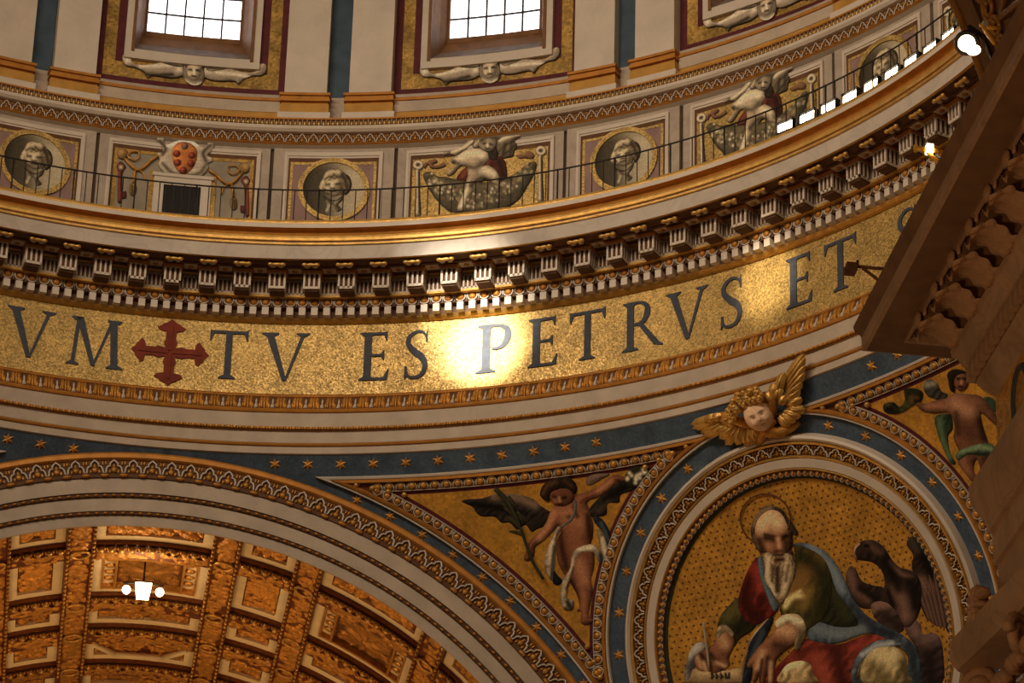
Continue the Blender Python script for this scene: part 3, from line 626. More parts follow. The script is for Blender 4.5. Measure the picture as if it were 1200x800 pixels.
# egg with its shell
def egg_piece(w, h, d, egg='orange_paint', shell='marble', back='brown_paint'):
    b = MB()
    b.add([(-w/2, 0, 0), (w/2, 0, 0), (w/2, 0, h), (-w/2, 0, h)], [(0, 1, 2, 3)], 2)
    b.ell((0, -d*0.35, 0.55*h), (0.31*w, d*0.65, 0.41*h), 0, 9, 6)
    b.tube([(x*w, -d*0.35, z*h) for x, z in ((-.36, .98), (-.40, .62), (-.31, .24), (-.12, .05), (.12, .05), (.31, .24), (.40, .62), (.36, .98))], 0.065*w, 1, n=4)
    b.tube([(0.5*w, -d*0.3, 0.95*h), (0.5*w, -d*0.25, 0.1*h)], [0.05*w, 0.015*w], 1, n=4)
    return b.mesh('egg', [egg, shell, back])
eggm = egg_piece(0.9375*R_(1)*20.42, 0.205, 0.11)
# modillion: fluted block under a gilt cap, with a turned gilt drop in front
def modillion_meshes():
    w, h, d = 0.46, 0.50, 0.50
    b = MB()
    fl = [(-w/2, 0), (w/2, 0), (w/2, h), (-w/2, h)]
    b.box((0, -d/2+0.03, h/2), (w-0.05, d-0.06, h), 1)
    # front face as frame with three sunk flutes
    def fluted(M, ww):
        b.box((0, 0, 0.035), (ww, 0.05, 0.07), 0, M); b.box((0, 0, h-0.02), (ww, 0.05, 0.04), 0, M)
        for i in range(4):
            x = -ww/2+0.03+i*(ww-0.06)/3
            b.box((x, 0, h/2), (0.05, 0.05, h-0.02), 0, M)
    fluted(Matrix.Translation((0, -d+0.025, 0)), w)
    for s_ in (-1, 1): fluted(Matrix.Translation((s_*(w/2-0.025), -d/2, 0)) @ Matrix.Rotation(math.pi/2, 4, 'Z'), d)
    body = b.mesh('modillion', ['marble', 'brown_paint'])
    b = MB(); b.box((0, -d/2-0.02, h+0.02), (w+0.08, d+0.08, 0.05), 0); b.box((0, -d/2-0.01, h-0.01), (w+0.03, d+0.03, 0.03), 0)
    b.box((0, -d/2+0.02, -0.02), (w-0.08, d-0.1, 0.05), 1)
    cap = b.mesh('modillion_cap', ['orange_paint', 'soffit_shade'])
    b = MB()
    xs = [(-.24, .035), (-.2, .06), (-.13, .06), (-.10, .035), (-.05, .05), (0, .055), (.05, .05), (.10, .035), (.13, .06), (.2, .06), (.24, .035)]
    b.tube([(x, 0, 0) for x, _ in xs], [r for _, r in xs], 0, n=8)
    for s_ in (-1, 1): b.ell((s_*0.11, 0.10, -0.01), (0.085, 0.09, 0.035), 1, 7, 4)
    return body, cap, b.mesh('drop', ['gilt', 'marble_grey'])
mbody, mcap, mdrop = modillion_meshes()
b = MB(); mw = 0.62
b.box((0, 0.02, 0.24), (mw, 0.02, 0.46), 1)
b.box((0, -0.015, 0.03), (mw, 0.05, 0.06), 0); b.box((0, -0.015, 0.44), (mw, 0.05, 0.05), 0)
for i in range(6): b.box((-mw/2+0.02+i*(mw-0.04)/5, -0.015, 0.24), (0.045, 0.05, 0.44), 0)
metope = b.mesh('fluted_panel', ['marble_grey', 'brown_paint'])
b = MB(); b.box((0, -0.35, 0), (0.52, 0.42, 0.05), 1); b.box((0, -0.35, -0.03), (0.36, 0.26, 0.03), 0); b.ell((0, -0.35, -0.04), (0.09, 0.09, 0.04), 2, 7, 4)
coff = b.mesh('soffit_rosette', ['marble_grey', 'brown_paint', 'gilt_dark'])
MP = 2.716
a = 7.83-MP*9
while a < 74:
    mo = put('modillion', mbody, corn, ring_M(a, 20.34, 45.95))
    put('modillion_cap', mcap, mo, Matrix.Identity(4))
    put('drop', mdrop, mo, Matrix.Translation((0, -0.94, 0.50)))
    put('fluted_panel', metope, corn, ring_M(a+MP/2, 20.30, 45.96))
    put('soffit_panel', coff, corn, ring_M(a+MP/2, 20.2, 46.515))
    a += MP
a = -17.0-0.44
while a < 68:
    put('dentil', dent, corn, ring_M(a, 20.62, 45.445)); put('egg', eggm, corn, ring_M(a, 20.455, 45.685)); a += 0.9375

# ------------------------------------------------------------------ gold frieze and its inscription
b = MB(); b.lathe([(20.80, 43.10), (20.80, 45.42)], [0], A0, A1, 0.3)
frz = b.build('wall_frieze', 'gold_mosaic')
structure(frz, 'gold mosaic frieze with large dark inscription around the dome', 'wall')
def bow(P, W, k=6):
    """stroke of varying width along a smooth centre line"""
    C = smooth_open(P, k); n = len(C); w = np.interp(np.linspace(0, 1, n), np.linspace(0, 1, len(W)), W)
    T = np.gradient(C, axis=0); T /= np.linalg.norm(T, axis=1)[:, None]; Nn = np.stack([-T[:, 1], T[:, 0]], 1)
    Lf = C+Nn*w[:, None]/2; Rt = C-Nn*w[:, None]/2
    return [[tuple(Lf[i]), tuple(Lf[i+1]), tuple(Rt[i+1]), tuple(Rt[i])] for i in range(n-1)]
TK, TN, SF = 0.15, 0.07, 0.035
def serif(xc, w, y, up=1, hw=0.10):
    return [[(xc-w/2-hw, y), (xc+w/2+hw, y), (xc+w/2+hw, y+up*0.022), (xc+w/2+0.012, y+up*0.075), (xc-w/2-0.012, y+up*0.075), (xc-w/2-hw, y+up*0.022)]]
def quad(a, c, wa, wc=None):
    wc = wc or wa
    return [[(a[0]-wa/2, a[1]), (a[0]+wa/2, a[1]), (c[0]+wc/2, c[1]), (c[0]-wc/2, c[1])]]
GLY = {}
GLY['V'] = (0.98, quad((0.49, 0.0), (0.13, 0.97), 0.10, TK+.02)+quad((0.505, 0.0), (0.85, 0.97), 0.05, TN+.01)+serif(0.14, TK, 1, -1, .11)+serif(0.85, TN, 1, -1, .11))
GLY['T'] = (0.86, quad((0.43, 0.02), (0.43, 0.96), TK)+serif(0.43, TK, 0, 1, .12)+[[(0.02, 1.0), (0.84, 1.0), (0.84, 0.94), (0.02, 0.94)], [(0.0, 1.02), (0.05, 1.0), (0.09, .94), (0.03, 0.79), (0.0, 0.79)], [(0.86, 1.04), (0.80, 1.0), (0.77, .94), (0.83, 0.80), (0.86, 0.80)]])
GLY['E'] = (0.60, quad((0.19, 0), (0.19, 1), TK)+serif(0.19, TK, 0, 1, .09)+serif(0.19, TK, 1, -1, .09)+[[(0.2, 1), (0.57, 1), (0.57, .945), (0.2, .945)], [(0.57, 1.02), (0.50, .96), (0.55, .82), (0.57, .82)], [(0.2, 0), (0.60, 0), (0.60, .055), (0.2, .055)], [(0.60, -.01), (0.52, .05), (0.60, .22), (0.62, .22)], [(0.2, .545), (0.50, .545), (0.50, .495), (0.2, .495)], [(0.50, .62), (0.52, .62), (0.52, .42), (0.50, .42), (0.44, .52)]])
GLY['M'] = (1.20, quad((0.14, 0.0), (0.21, 1.0), TN+.01)+quad((0.58, 0.02), (0.23, 1.0), 0.09, TK)+quad((0.58, 0.02), (0.93, 1.0), 0.05, TN)+quad((1.03, 0), (0.95, 1.0), TK)+serif(0.14, TN, 0, 1, .10)+serif(1.03, TK, 0, 1, .10)+serif(0.18, TN, 1, -1, .09)+serif(0.98, TK, 1, -1, .08))
GLY['S'] = (0.58, bow([(0.50, 0.84), (0.43, 0.955), (0.28, 0.975), (0.13, 0.88), (0.11, 0.72), (0.25, 0.56), (0.42, 0.43), (0.49, 0.26), (0.42, 0.08), (0.26, 0.02), (0.12, 0.06), (0.07, 0.20)], [0.03, 0.05, 0.06, 0.08, 0.11, 0.14, 0.14, 0.11, 0.08, 0.06, 0.05, 0.03])+[[(0.52, 1.02), (0.49, .93), (0.49, .76), (0.53, .76)], [(0.04, .26), (0.09, .26), (0.09, .06), (0.04, -.02)]])
GLY['P'] = (0.66, quad((0.19, 0), (0.19, 1), TK)+serif(0.19, TK, 0, 1, .11)+serif(0.19, TK, 1, -1, .09)+bow([(0.22, 0.97), (0.42, 0.965), (0.565, 0.88), (0.585, 0.72), (0.52, 0.56), (0.40, 0.49), (0.30, 0.495)], [.05, .055, .10, .13, .10, .055, .04]))
GLY['R'] = (0.92, quad((0.19, 0), (0.19, 1), TK)+serif(0.19, TK, 0, 1, .11)+serif(0.19, TK, 1, -1, .09)+bow([(0.22, 0.97), (0.42, 0.965), (0.555, 0.88), (0.57, 0.74), (0.50, 0.59), (0.38, 0.535), (0.22, 0.53)], [.05, .055, .10, .13, .10, .055, .05])+quad((0.80, 0.05), (0.40, 0.55), 0.16, 0.12)+[[(0.68, .14), (0.78, 0.03), (0.93, 0.0), (0.93, .03), (0.86, .06)]])
def letter(ch, a0, a1, z0, z1, tilt=0.0):
    wd_, polys = GLY[ch]; W = R_(a1-a0)*20.8; hgt = z1-z0; b = MB()
    for j, P in enumerate(polys):
        Q = [((p[0]/wd_-0.5)*W, p[1]*hgt) for p in P]
        ar = sum(Q[i][0]*Q[(i+1) % len(Q)][1]-Q[(i+1) % len(Q)][0]*Q[i][1] for i in range(len(Q)))
        if ar < 0: Q = Q[::-1]
        b.prism(Q, -0.035-0.0006*(j % 5), 0.06, 0)
    me = b.mesh('letter', ['letter'])
    o = put('letter', me, frz, ring_M((a0+a1)/2, 20.8, z0)); o['label'] = 'dark blue letter %s on gold' % ch
for ch, a0, a1 in (('R', -16.3, -13.2), ('V', -12.15, -8.7), ('M', -7.65, -3.45), ('T', 2.9, 5.75), ('V', 6.9, 10.3), ('E', 14.05, 16.3), ('S', 17.45, 19.45), ('P', 23.0, 25.75), ('E', 26.95, 29.25), ('T', 30.3, 33.1), ('R', 34.45, 37.75), ('V', 38.15, 41.45), ('S', 42.45, 44.5), ('E', 48.1, 50.4), ('T', 51.6, 54.5), ('S', 58.3, 60.4)):
    letter(ch, a0, a1, 43.63, 45.07)
# cross with fleury ends
b = MB()
arm = [(0.13, 0.13), (0.17, 0.30), (0.13, 0.40), (0.13, 0.62), (0.30, 0.66), (0.36, 0.74), (0.26, 0.80), (0.20, 0.86), (0.10, 0.90), (0.0, 1.0)]
half = arm+[(-x, y) for x, y in arm[-2::-1]]
for q in range(4):
    c_, s_ = [(1, 0), (0, 1), (-1, 0), (0, -1)][q]
    def T4(x, y): return ((x*c_-y*s_)*1.06, x*s_+y*c_)
    b.prism([T4(x, y) for x, y in [(-0.13, 0.0), (0.13, 0.0)]+half], -0.04-0.002*q, 0.03, 0)
    rd = [T4(-0.05, 0.05), T4(0.05, 0.05), T4(0.035, 0.80), T4(-0.035, 0.80)]
    b.prism(rd, -0.065-0.002*q, -0.03, 0)
co = put('cross', b.mesh('cross', ['cross_red', 'cross_red']), frz, ring_M(0.0, 20.8, 44.30)); co['label'] = 'dark red cross with fleury ends'

# ------------------------------------------------------------------ architrave under the frieze
b = MB()
prof = [(20.70, 41.38), (20.62, 41.40), (20.62, 41.605), (20.57, 41.61), (20.55, 41.645), (20.57, 41.68), (20.56, 41.69), (20.56, 42.025), (20.50, 42.03), (20.47, 42.075), (20.50, 42.12), (20.49, 42.13), (20.48, 42.525), (20.43, 42.54), (20.41, 42.59), (20.44, 42.64), (20.54, 42.65), (20.68, 43.09), (20.66, 43.10), (20.65, 43.14), (20.72, 43.15), (20.70, 43.18), (20.76, 43.20), (20.80, 43.24)]
mi = [1, 1, 0, 0, 0, 1, 1, 0, 3, 3, 1, 1, 0, 0, 0, 0, 2, 0, 0, 2, 0, 0, 0]
b.lathe(prof, mi, A0, A1)
arc = b.build('trim_3', ['orange_paint', 'marble_grey', 'brown_paint', 'brown_paint'])
structure(arc, 'curved stone architrave of three bands below the gold frieze', 'moulding')
b = MB(); lw = 1.2363*R_(1)*20.6
for s_ in (-1, 1):
    b.ell((s_*0.17*lw, -0.03, 0.24), (0.15*lw, 0.09, 0.21), 0, 7, 5); b.ell((s_*0.27*lw, -0.04, 0.12), (0.10*lw, 0.09, 0.12), 0, 6, 4)
b.ell((0, -0.045, 0.22), (0.10*lw, 0.10, 0.23), 0, 7, 5)
b.tube([(0.5*lw, -0.03, 0.42), (0.5*lw, -0.05, 0.26), (0.5*lw, -0.06, 0.20), (0.5*lw, -0.05, 0.03)], [0.012, 0.035, 0.02, 0.08], 1, n=5)
for s_ in (-1, 1): b.tube([(0.5*lw+s_*0.005, -0.05, 0.22), (0.5*lw+s_*0.08, -0.03, 0.04)], [0.012, 0.022], 1, n=4)
leafm = b.mesh('leaf', ['gilt_old', 'marble'])
a = 7.29-1.2363*20
while a < 64: put('leaf', leafm, arc, ring_M(a, 20.60, 42.66, -0.30)); a += 1.2363
b = MB(); b.ell((0, -0.02, 0), (0.065, 0.04, 0.045), 0, 7, 4); b.box((0.078, -0.01, 0), (0.018, 0.04, 0.06), 0)
bdm = b.mesh('bead', ['gilt_old'])
a = -16.8
while a < 62: put('bead', bdm, arc, ring_M(a, 20.475, 42.075)); a += 0.44
# ------------------------------------------------------------------ pendentives (parts of one sphere) and great arch
CZ = Vector((0, 0, ZC))
def dirv(az, el):
    a, e = R_(az), R_(el); return Vector((math.sin(a)*math.cos(e), math.cos(a)*math.cos(e), math.sin(e)))
def on_s(d, h=0.0): return CZ+d*(R_SPH-h)
TAZ, TEL = 45.0, 20.24
TN0 = dirv(TAZ, TEL); TX = Vector((math.cos(R_(TAZ)), -math.sin(R_(TAZ)), 0)); TU = TX.cross(TN0); TU = -TU if TU.z < 0 else TU
def tdir(al, ph):
    """direction at angle al from the tondo centre, ph measured from up towards the right"""
    a, p_ = R_(al), R_(ph); return (TN0*math.cos(a)+(TX*math.sin(p_)+TU*math.cos(p_))*math.sin(a)).normalized()
def bdir(be, ph):
    """direction at angle be from the arch axis +Y, ph from up towards +X"""
    a, p_ = R_(be), R_(ph); return Vector((math.sin(a)*math.sin(p_), math.cos(a), math.sin(a)*math.cos(p_)))
def frame_on(d, t, h=0.0):
    """piece frame on the sphere: x along t, y outwards, z = across (x, y, z right handed)"""
    y = d.normalized(); x = (t-y*t.dot(y)).normalized(); z = x.cross(y)
    M = Matrix.Identity(4)
    for i in range(3): M[i][0] = x[i]; M[i][1] = y[i]; M[i][2] = z[i]; M[i][3] = on_s(d, h)[i]
    return M
BETA0 = math.degrees(math.atan2(R_ARCH_O, ARCH_Y))
EL_TOP = 34.9
def pend_shell():
    b = MB(); n, k = 180, 44; V = []
    for i in range(n+1):
        az = 90.0*i/n; q = min(az, 90-az)
        c_ = math.cos(R_(BETA0))/max(math.cos(R_(q)), 1e-6)
        lo = math.degrees(math.acos(c_)) if c_ < 1 else 4.0
        lo = max(min(lo, EL_TOP), 4.0)
        for j in range(k+1): V.append(on_s(dirv(az, lo+(EL_TOP-lo)*j/k)))
    F = [(i*(k+1)+j, (i+1)*(k+1)+j, (i+1)*(k+1)+j+1, i*(k+1)+j+1) for i in range(n) for j in range(k)]
    b.add(V, F, 0, True); return b.mesh('pendentive', ['blue'])
pm = pend_shell()
pend = new_obj('wall_pendentive', pm); structure(pend, 'blue starred pendentive with a round mosaic between gilt frames', 'wall')
pendl = new_obj('wall_pendentive', pm); pendl.rotation_euler = (0, 0, math.pi/2)
structure(pendl, 'blue starred strip of the next pendentive at the left edge above the arch', 'wall')

# small six-pointed stars in gilt relief
b = MB(); V = [(0, -0.06, 0)]
for i in range(12):
    t = math.pi*i/6; rr = 0.17 if i % 2 == 0 else 0.075; V.append((rr*math.sin(t), -0.012, rr*math.cos(t)))
b.add(V, [(0, (i+1) % 12+1, i+1) for i in range(12)], 0); starm = b.mesh('star', ['gilt_old'])
def star(d, parent, tw=0.0):
    up = Vector((0, 0, 1)); x = up.cross(d)*-1
    M = frame_on(d, x) @ Matrix.Rotation(R_(tw), 4, 'Y')
    put('star', starm, parent, M)
a = -0.5
def star_row_top(parent, lo, hi):
    q = lo
    while q < hi: star(dirv(q, 34.20), parent, random.uniform(-8, 8)); q += 2.42
star_row_top(pend, 8.3, 33.0); star_row_top(pend, 55.6, 90)
star_row_top(pendl, 69.0, 85)
def arch_star(parent, p0, p1, mir=False):
    q = p0
    while q < p1:
        d = bdir(34.72, q)
        if mir: d = Vector((d.y, d.x, d.z))
        star(d, parent, random.uniform(-8, 8)); q += 3.95
arch_star(pend, 21.5, 75); arch_star(pend, 21.5, 75, True); arch_star(pendl, 20, 60, True)
for i in range(26):
    ph = -163+i*11.55
    if abs(ph) > 13: star(tdir(12.62, ph), pend, random.uniform(-8, 8))

# ---- round mosaic: concentric mouldings
def tring(b, rows, mats, p0=0.0, p1=360.0, n=180):
    V = []; k = len(rows)
    for i in range(n+1):
        ph = p0+(p1-p0)*i/n; V += [on_s(tdir(al, ph), h) for al, h in rows]
    b.add([], []); base = len(b.v); b.v += [tuple(v) for v in V]
    for i in range(n):
        for j in range(k-1):
            b.f.append([base+i*k+j, base+(i+1)*k+j, base+(i+1)*k+j+1, base+i*k+j+1]); b.m.append(mats[j]); b.s.append(False)
b = MB(); n = 96; V = [on_s(TN0, 0.03)]; F = []
rr = 24
for j in range(1, rr+1):
    for i in range(n): V.append(on_s(tdir(9.6*j/rr, 360*i/n), 0.03))
for i in range(n): F.append((0, 1+i, 1+(i+1) % n))
for j in range(rr-1):
    for i in range(n): F.append((1+j*n+i, 1+j*n+n+i, 1+j*n+n+(i+1) % n, 1+j*n+(i+1) % n))
b.add(V, F, 0, True)
tondo = b.build('round_mosaic', 'gold_ground', pend); tondo['label'] = 'round gold mosaic of a bearded man writing beside a dark bird'
for nm, rows, mts, mat_ in (
    ('green_fillet', [(9.42, 0.02), (9.42, 0.07), (9.58, 0.09), (9.60, 0.02)], [0, 0, 0], ['dark_green']),
    ('egg_band', [(9.58, 0.08), (9.60, 0.14), (9.98, 0.20), (10.04, 0.26), (10.10, 0.20)], [1, 1, 0, 0], ['gilt', 'brown_paint']),
    ('white_band', [(10.08, 0.18), (10.14, 0.22), (10.62, 0.22), (10.68, 0.12)], [0, 0, 0], ['marble']),
    ('trefoil_band', [(10.66, 0.12), (10.70, 0.20), (10.78, 0.22), (10.84, 0.14), (11.46, 0.14), (11.50, 0.22), (11.62, 0.24), (11.68, 0.10)], [1, 1, 1, 0, 1, 1, 1], ['brown_paint', 'gilt']),
    ('white_moulding', [(11.66, 0.10), (11.70, 0.20), (11.85, 0.24), (12.0, 0.20), (12.08, 0.0)], [0, 0, 0, 0], ['marble'])):
    b = MB(); tring(b, rows, mts); b.build(nm, mat_, pend)
tegg = egg_piece(0.175, 0.17, 0.09, 'gilt_old', 'marble', 'brown_paint')
ne = 148
for i in range(ne):
    ph = 360*i/ne
    if 118 < ph < 232: continue
    d = tdir(9.60, ph); t = tdir(9.60, ph+0.5)-d; put('egg', tegg, pend, frame_on(d, t, 0.14))
tt = trefoil_piece(0.43, 0.27, 0.06, 'marble', 'brown_paint', 'gilt_dark')
nt_ = 70
for i in range(nt_):
    ph = 360*i/nt_
    if 118 < ph < 232: continue
    d = tdir(10.85, ph); t = tdir(10.85, ph+0.5)-d; put('trefoil', tt, pend, frame_on(d, t, 0.145))
# star dots of the gold ground: small dark cross tesserae in rows
b = MB()
def dot(d, r):
    x = Vector((0, 0, 1)).cross(d).normalized(); z = d.cross(x)
    c_ = on_s(d, 0.036)
    pts = []
    for i in range(8):
        t = math.pi*i/4; q = r if i % 2 == 0 else r*0.45; pts.append(c_+x*(q*math.sin(t))+z*(q*math.cos(t)))
    b.add(pts, [tuple(range(8))], 0)
el = TEL-9.6; j = 0
while el < TEL+9.6:
    az = TAZ-12+(0.25 if j % 2 else 0)
    while az < TAZ+12:
        d = dirv(az, el)
        if math.degrees(d.angle(TN0)) < 9.3: dot(d, 0.045)
        az += 0.50
    el += 0.37; j += 1
dd = b.build('star_dots', 'brown_paint', tondo); dd['kind'] = 'stuff'

# ---- triangular spandrels either side of the tondo
S_B, S_E, S_T = 35.08, 33.46, 13.19
def solve2(f, x):
    x = np.array(x, float)
    for _ in range(60):
        r = f(x); J = np.zeros((2, 2))
        for i in range(2):
            q = x.copy(); q[i] += 1e-5; J[:, i] = (f(q)-r)/1e-5
        dx = np.linalg.solve(J, -r); x = x+np.clip(dx, -2, 2)
        if np.abs(dx).max() < 1e-9: break
    return x
def angs(x):
    a, e = R_(x[0]), R_(x[1]); ta, te = R_(TAZ), R_(TEL)
    dot_ = math.cos(e)*math.cos(te)*math.cos(a-ta)+math.sin(e)*math.sin(te)
    return math.degrees(math.acos(math.cos(a)*math.cos(e))), x[1], math.degrees(math.acos(max(-1, min(1, dot_))))
def corners(s):
    c1_ = solve2(lambda x: np.array([angs(x)[0]-S_B-s, x[1]-S_E+s]), (10.5, 33.3))
    c2_ = solve2(lambda x: np.array([x[1]-S_E+s, angs(x)[2]-S_T-s]), (39, 33.3))
    c3_ = solve2(lambda x: np.array([angs(x)[0]-S_B-s, angs(x)[2]-S_T-s]), (31, 20))
    return c1_, c2_, c3_
def level(s, n=48):
    """three arcs (arrays of directions) of the outline at inset s"""
    k1, k2, k3 = corners(s)
    top = [dirv(k1[0]+(k2[0]-k1[0])*i/n, S_E-s) for i in range(n+1)]
    def tph(x):
        d = dirv(*x); return math.degrees(math.atan2(d.dot(TX), d.dot(TU)))
    p0, p1 = tph(k2), tph(k3)
    if p1 > p0: p1 -= 360
    right = [tdir(S_T+s, p0+(p1-p0)*i/n) for i in range(n+1)]
    def bph(x):
        d = dirv(*x); return math.degrees(math.atan2(d.x, d.z))
    q0, q1 = bph(k3), bph(k1)
    left = [bdir(S_B+s, q0+(q1-q0)*i/n) for i in range(n+1)]
    return top, right, left
def mirr(d): return Vector((d.y, d.x, d.z))
def spandrel(parent, mir, label, xf=None, full=True):
    T = (lambda d: mirr(d)) if mir else (lambda d: d)
    bands = [('frame_white', [(0.0, 0.0), (0.03, 0.10), (0.15, 0.10), (0.18, 0.04)], 'marble'), ('frame_gilt', [(0.18, 0.04), (0.20, 0.13), (0.36, 0.15), (0.42, 0.05)], 'orange_paint'),
             ('frame_egg_ground', [(0.42, 0.05), (0.92, 0.045)], 'brown_paint'), ('frame_line', [(0.92, 0.03), (0.93, 0.08), (0.98, 0.08), (0.99, 0.03)], 'marble_grey'), ('frame_maroon', [(0.99, 0.03), (1.22, 0.03)], 'maroon')]
    lv = {}
    def L(s):
        if s not in lv: lv[s] = level(s)
        return lv[s]
    b = MB(); V = []; F = []
    # gold ground as a fan of shrinking outlines
    ss = [1.22, 1.6, 2.0, 2.4, 2.8, 3.2]
    o0 = [d for arc in L(1.22) for d in arc[:-1]]; cen = sum(o0, Vector())/len(o0); cen.normalize(); N_ = len(o0); kk = 10
    for j in range(kk): V += [on_s(T((d*(1-j/kk)+cen*(j/kk)).normalized()), 0.028) for d in o0]
    V.append(on_s(T(cen), 0.028))
    for j in range(kk-1):
        for i in range(N_): F.append((j*N_+i, j*N_+(i+1) % N_, (j+1)*N_+(i+1) % N_, (j+1)*N_+i))
    for i in range(N_): F.append(((kk-1)*N_+i, (kk-1)*N_+(i+1) % N_, kk*N_))
    b.add(V, F, 0, True); root = b.build('spandrel_mosaic', 'gold_ground', parent); root['label'] = label
    for nm, rows, mt in bands:
        b = MB()
        for side in range(3):
            for (s0, h0), (s1, h1) in zip(rows[:-1], rows[1:]):
                A_, B_ = L(s0)[side], L(s1)[side]; n = len(A_)
                V = [on_s(T(d), h0) for d in A_]+[on_s(T(d), h1) for d in B_]
                b.add(V, [(i, i+1, n+i+1, n+i) for i in range(n-1)], 0)
        b.build(nm, mt, root)
    # eggs along the three sides
    em = egg_piece(0.30, 0.21, 0.09, 'gilt_old', 'marble', 'brown_paint')
    mid = L(0.44)
    for side in range(3):
        A_ = mid[side]; P_ = [on_s(d) for d in A_]; ln = [0.0]
        for i in range(1, len(P_)): ln.append(ln[-1]+(P_[i]-P_[i-1]).length)
        n = int((ln[-1]-1.1)/0.30)
        for i in range(n):
            q = 0.55+(i+0.5)*(ln[-1]-1.1)/n; k_ = np.searchsorted(ln, q)-1; f_ = (q-ln[k_])/(ln[k_+1]-ln[k_])
            d = (A_[k_]*(1-f_)+A_[k_+1]*f_).normalized(); t = A_[k_+1]-A_[k_]
            d = T(d); t = T(t)
            # z of the piece points out of the outline: eggs stand with their points inwards
            M = frame_on(d, t if mir else -t, 0.05) 
            zc = Vector((M[0][2], M[1][2], M[2][2])); inn = T(cen)-d
            if zc.dot(inn) < 0: M = frame_on(d, -t if mir else t, 0.05)
            put('egg', em, root, M)
    b = MB()                                                              # leaf tufts closing the three corners
    for i, s_in in ((0, 0), (1, 1), (2, 2)):
        c_ = L(0.44)[i][0]; nx = L(0.9)[i][0]; dv = (nx-c_)
        for j in range(4):
            d = (c_+dv*(0.15+0.5*j)).normalized(); b.ell(on_s(T(d), 0.07), (0.09, 0.09, 0.07), 0, 7, 4)
    b.build('corner_leaf', 'gilt', root)
    return root
spl = spandrel(pend, False, 'triangular gold mosaic of a winged child holding a palm branch')
spr = spandrel(pend, True, 'triangular gold mosaic of a half-draped winged figure holding leaves')
spf = spandrel(pendl, True, 'gilt framed corner of the next spandrel at the left edge')

# ---- great arch: stepped archivolt in the plane of the crossing, then the barrel vault
def aring(b, rows, mats, p0=-42.0, p1=62.0, n=160, sm=False):
    """rows of (radius, y), swept about the vault's axis"""
    k = len(rows); base = len(b.v)
    for i in range(n+1):
        t = R_(p0+(p1-p0)*i/n); b.v += [(r*math.sin(t), y, ZC+r*math.cos(t)) for r, y in rows]
    for i in range(n):
        for j in range(k-1):
            b.f.append([base+i*k+j, base+(i+1)*k+j, base+(i+1)*k+j+1, base+i*k+j+1]); b.m.append(mats[j]); b.s.append(sm)
Y0 = ARCH_Y
b = MB()
aring(b, [(14.22, Y0+0.2), (14.22, Y0-0.08), (14.16, Y0-0.12), (14.05, Y0-0.12), (14.01, Y0-0.06), (14.0, Y0-0.02), (13.60, Y0-0.01), (13.585, Y0-0.07), (13.50, Y0-0.07), (13.49, Y0-0.02), (13.08, Y0-0.02), (13.08, Y0+0.05), (13.04, Y0-0.0), (12.97, Y0-0.0), (12.94, Y0+0.06), (12.59, Y0+0.06), (12.585, Y0+0.11), (12.55, Y0+0.06), (12.49, Y0+0.07), (12.48, Y0+0.13), (12.20, Y0+0.13), (12.19, Y0+0.17)],
      [0, 0, 0, 0, 0, 1, 1, 1, 1, 2, 2, 1, 1, 1, 2, 2, 1, 1, 1, 2, 2])
arch = b.build('trim_4', ['orange_paint', 'brown_paint', 'marble_grey'])
structure(arch, 'great stepped stone arch with a trefoil border at lower left', 'arch')
ta = trefoil_piece(0.505, 0.40, 0.07, 'marble', 'brown_paint', 'gilt_old')
def arch_M(t, r, y, flip=False):
    a = R_(t); M = Matrix.Identity(4)
    x = (math.cos(a), 0, -math.sin(a)); z = (math.sin(a), 0, math.cos(a)); yv = (0, 1, 0)
    for i in range(3): M[i][0] = x[i]; M[i][1] = yv[i]; M[i][2] = z[i]
    M.translation = (r*math.sin(a), y, ZC+r*math.cos(a)); return M
t = -22.0
while t < 56: put('trefoil', ta, arch, arch_M(t, 13.60, Y0-0.025)); t += 2.105
b = MB(); b.tube([(-0.11, 0, 0), (-0.07, 0, 0), (0.07, 0, 0), (0.11, 0, 0)], [0.02, 0.05, 0.05, 0.02], 0, n=6); bd1 = b.mesh('bead', ['orange_paint'])
b = MB(); b.tube([(-0.06, 0, 0), (-0.03, 0, 0), (0.03, 0, 0), (0.06, 0, 0)], [0.01, 0.032, 0.032, 0.01], 0, n=6); bd2 = b.mesh('bead', ['orange_paint'])
t = -22.0
while t < 56:
    put('bead', bd1, arch, arch_M(t+1.05, 13.54, Y0-0.09))
    t += 2.105
for rr_, st in ((13.005, 1.05), (12.52, 1.05)):
    t = -22.0
    while t < 57: put('bead', bd2, arch, arch_M(t, rr_, Y0-(0.02 if rr_ > 12.9 else -0.05))); t += st

# ---- barrel vault with gilded coffers
RV = 12.23
VY0, VY1 = Y0+0.16, 46.0
def vp(t, y, dr=0.0):
    a = R_(t); return ((RV+dr)*math.sin(a), y, ZC+(RV+dr)*math.cos(a))
cols = []                                                                 # angular extents of coffer columns
for c_ in (-28.75, 0.0, 28.75, 57.5): cols.append((c_-7.25, c_+7.25, 'wide'))
for c_ in (-14.4, 14.4, 43.1): cols.append((c_-3.5, c_+3.5, 'narrow'))
rows_ = [(21.05, 22.42, 'flat'), (23.30, 26.05, 'square'), (27.05, 28.40, 'flat'), (29.55, 31.20, 'lozenge'), (32.1, 33.5, 'flat'), (34.5, 37.2, 'square'), (38.2, 39.5, 'flat'), (40.6, 42.2, 'lozenge')]
DEP = 0.28
b = MB()                                                                  # shell behind the coffers and the ribs between them
def vgrid(b, t0, t1, y0, y1, dr, mi, st=1.2):
    n = max(1, int((t1-t0)/st)); V = []
    for i in range(n+1):
        q = t0+(t1-t0)*i/n; V += [vp(q, y0, dr), vp(q, y1, dr)]
    b.add(V, [(2*i, 2*i+2, 2*i+3, 2*i+1) for i in range(n)], mi)
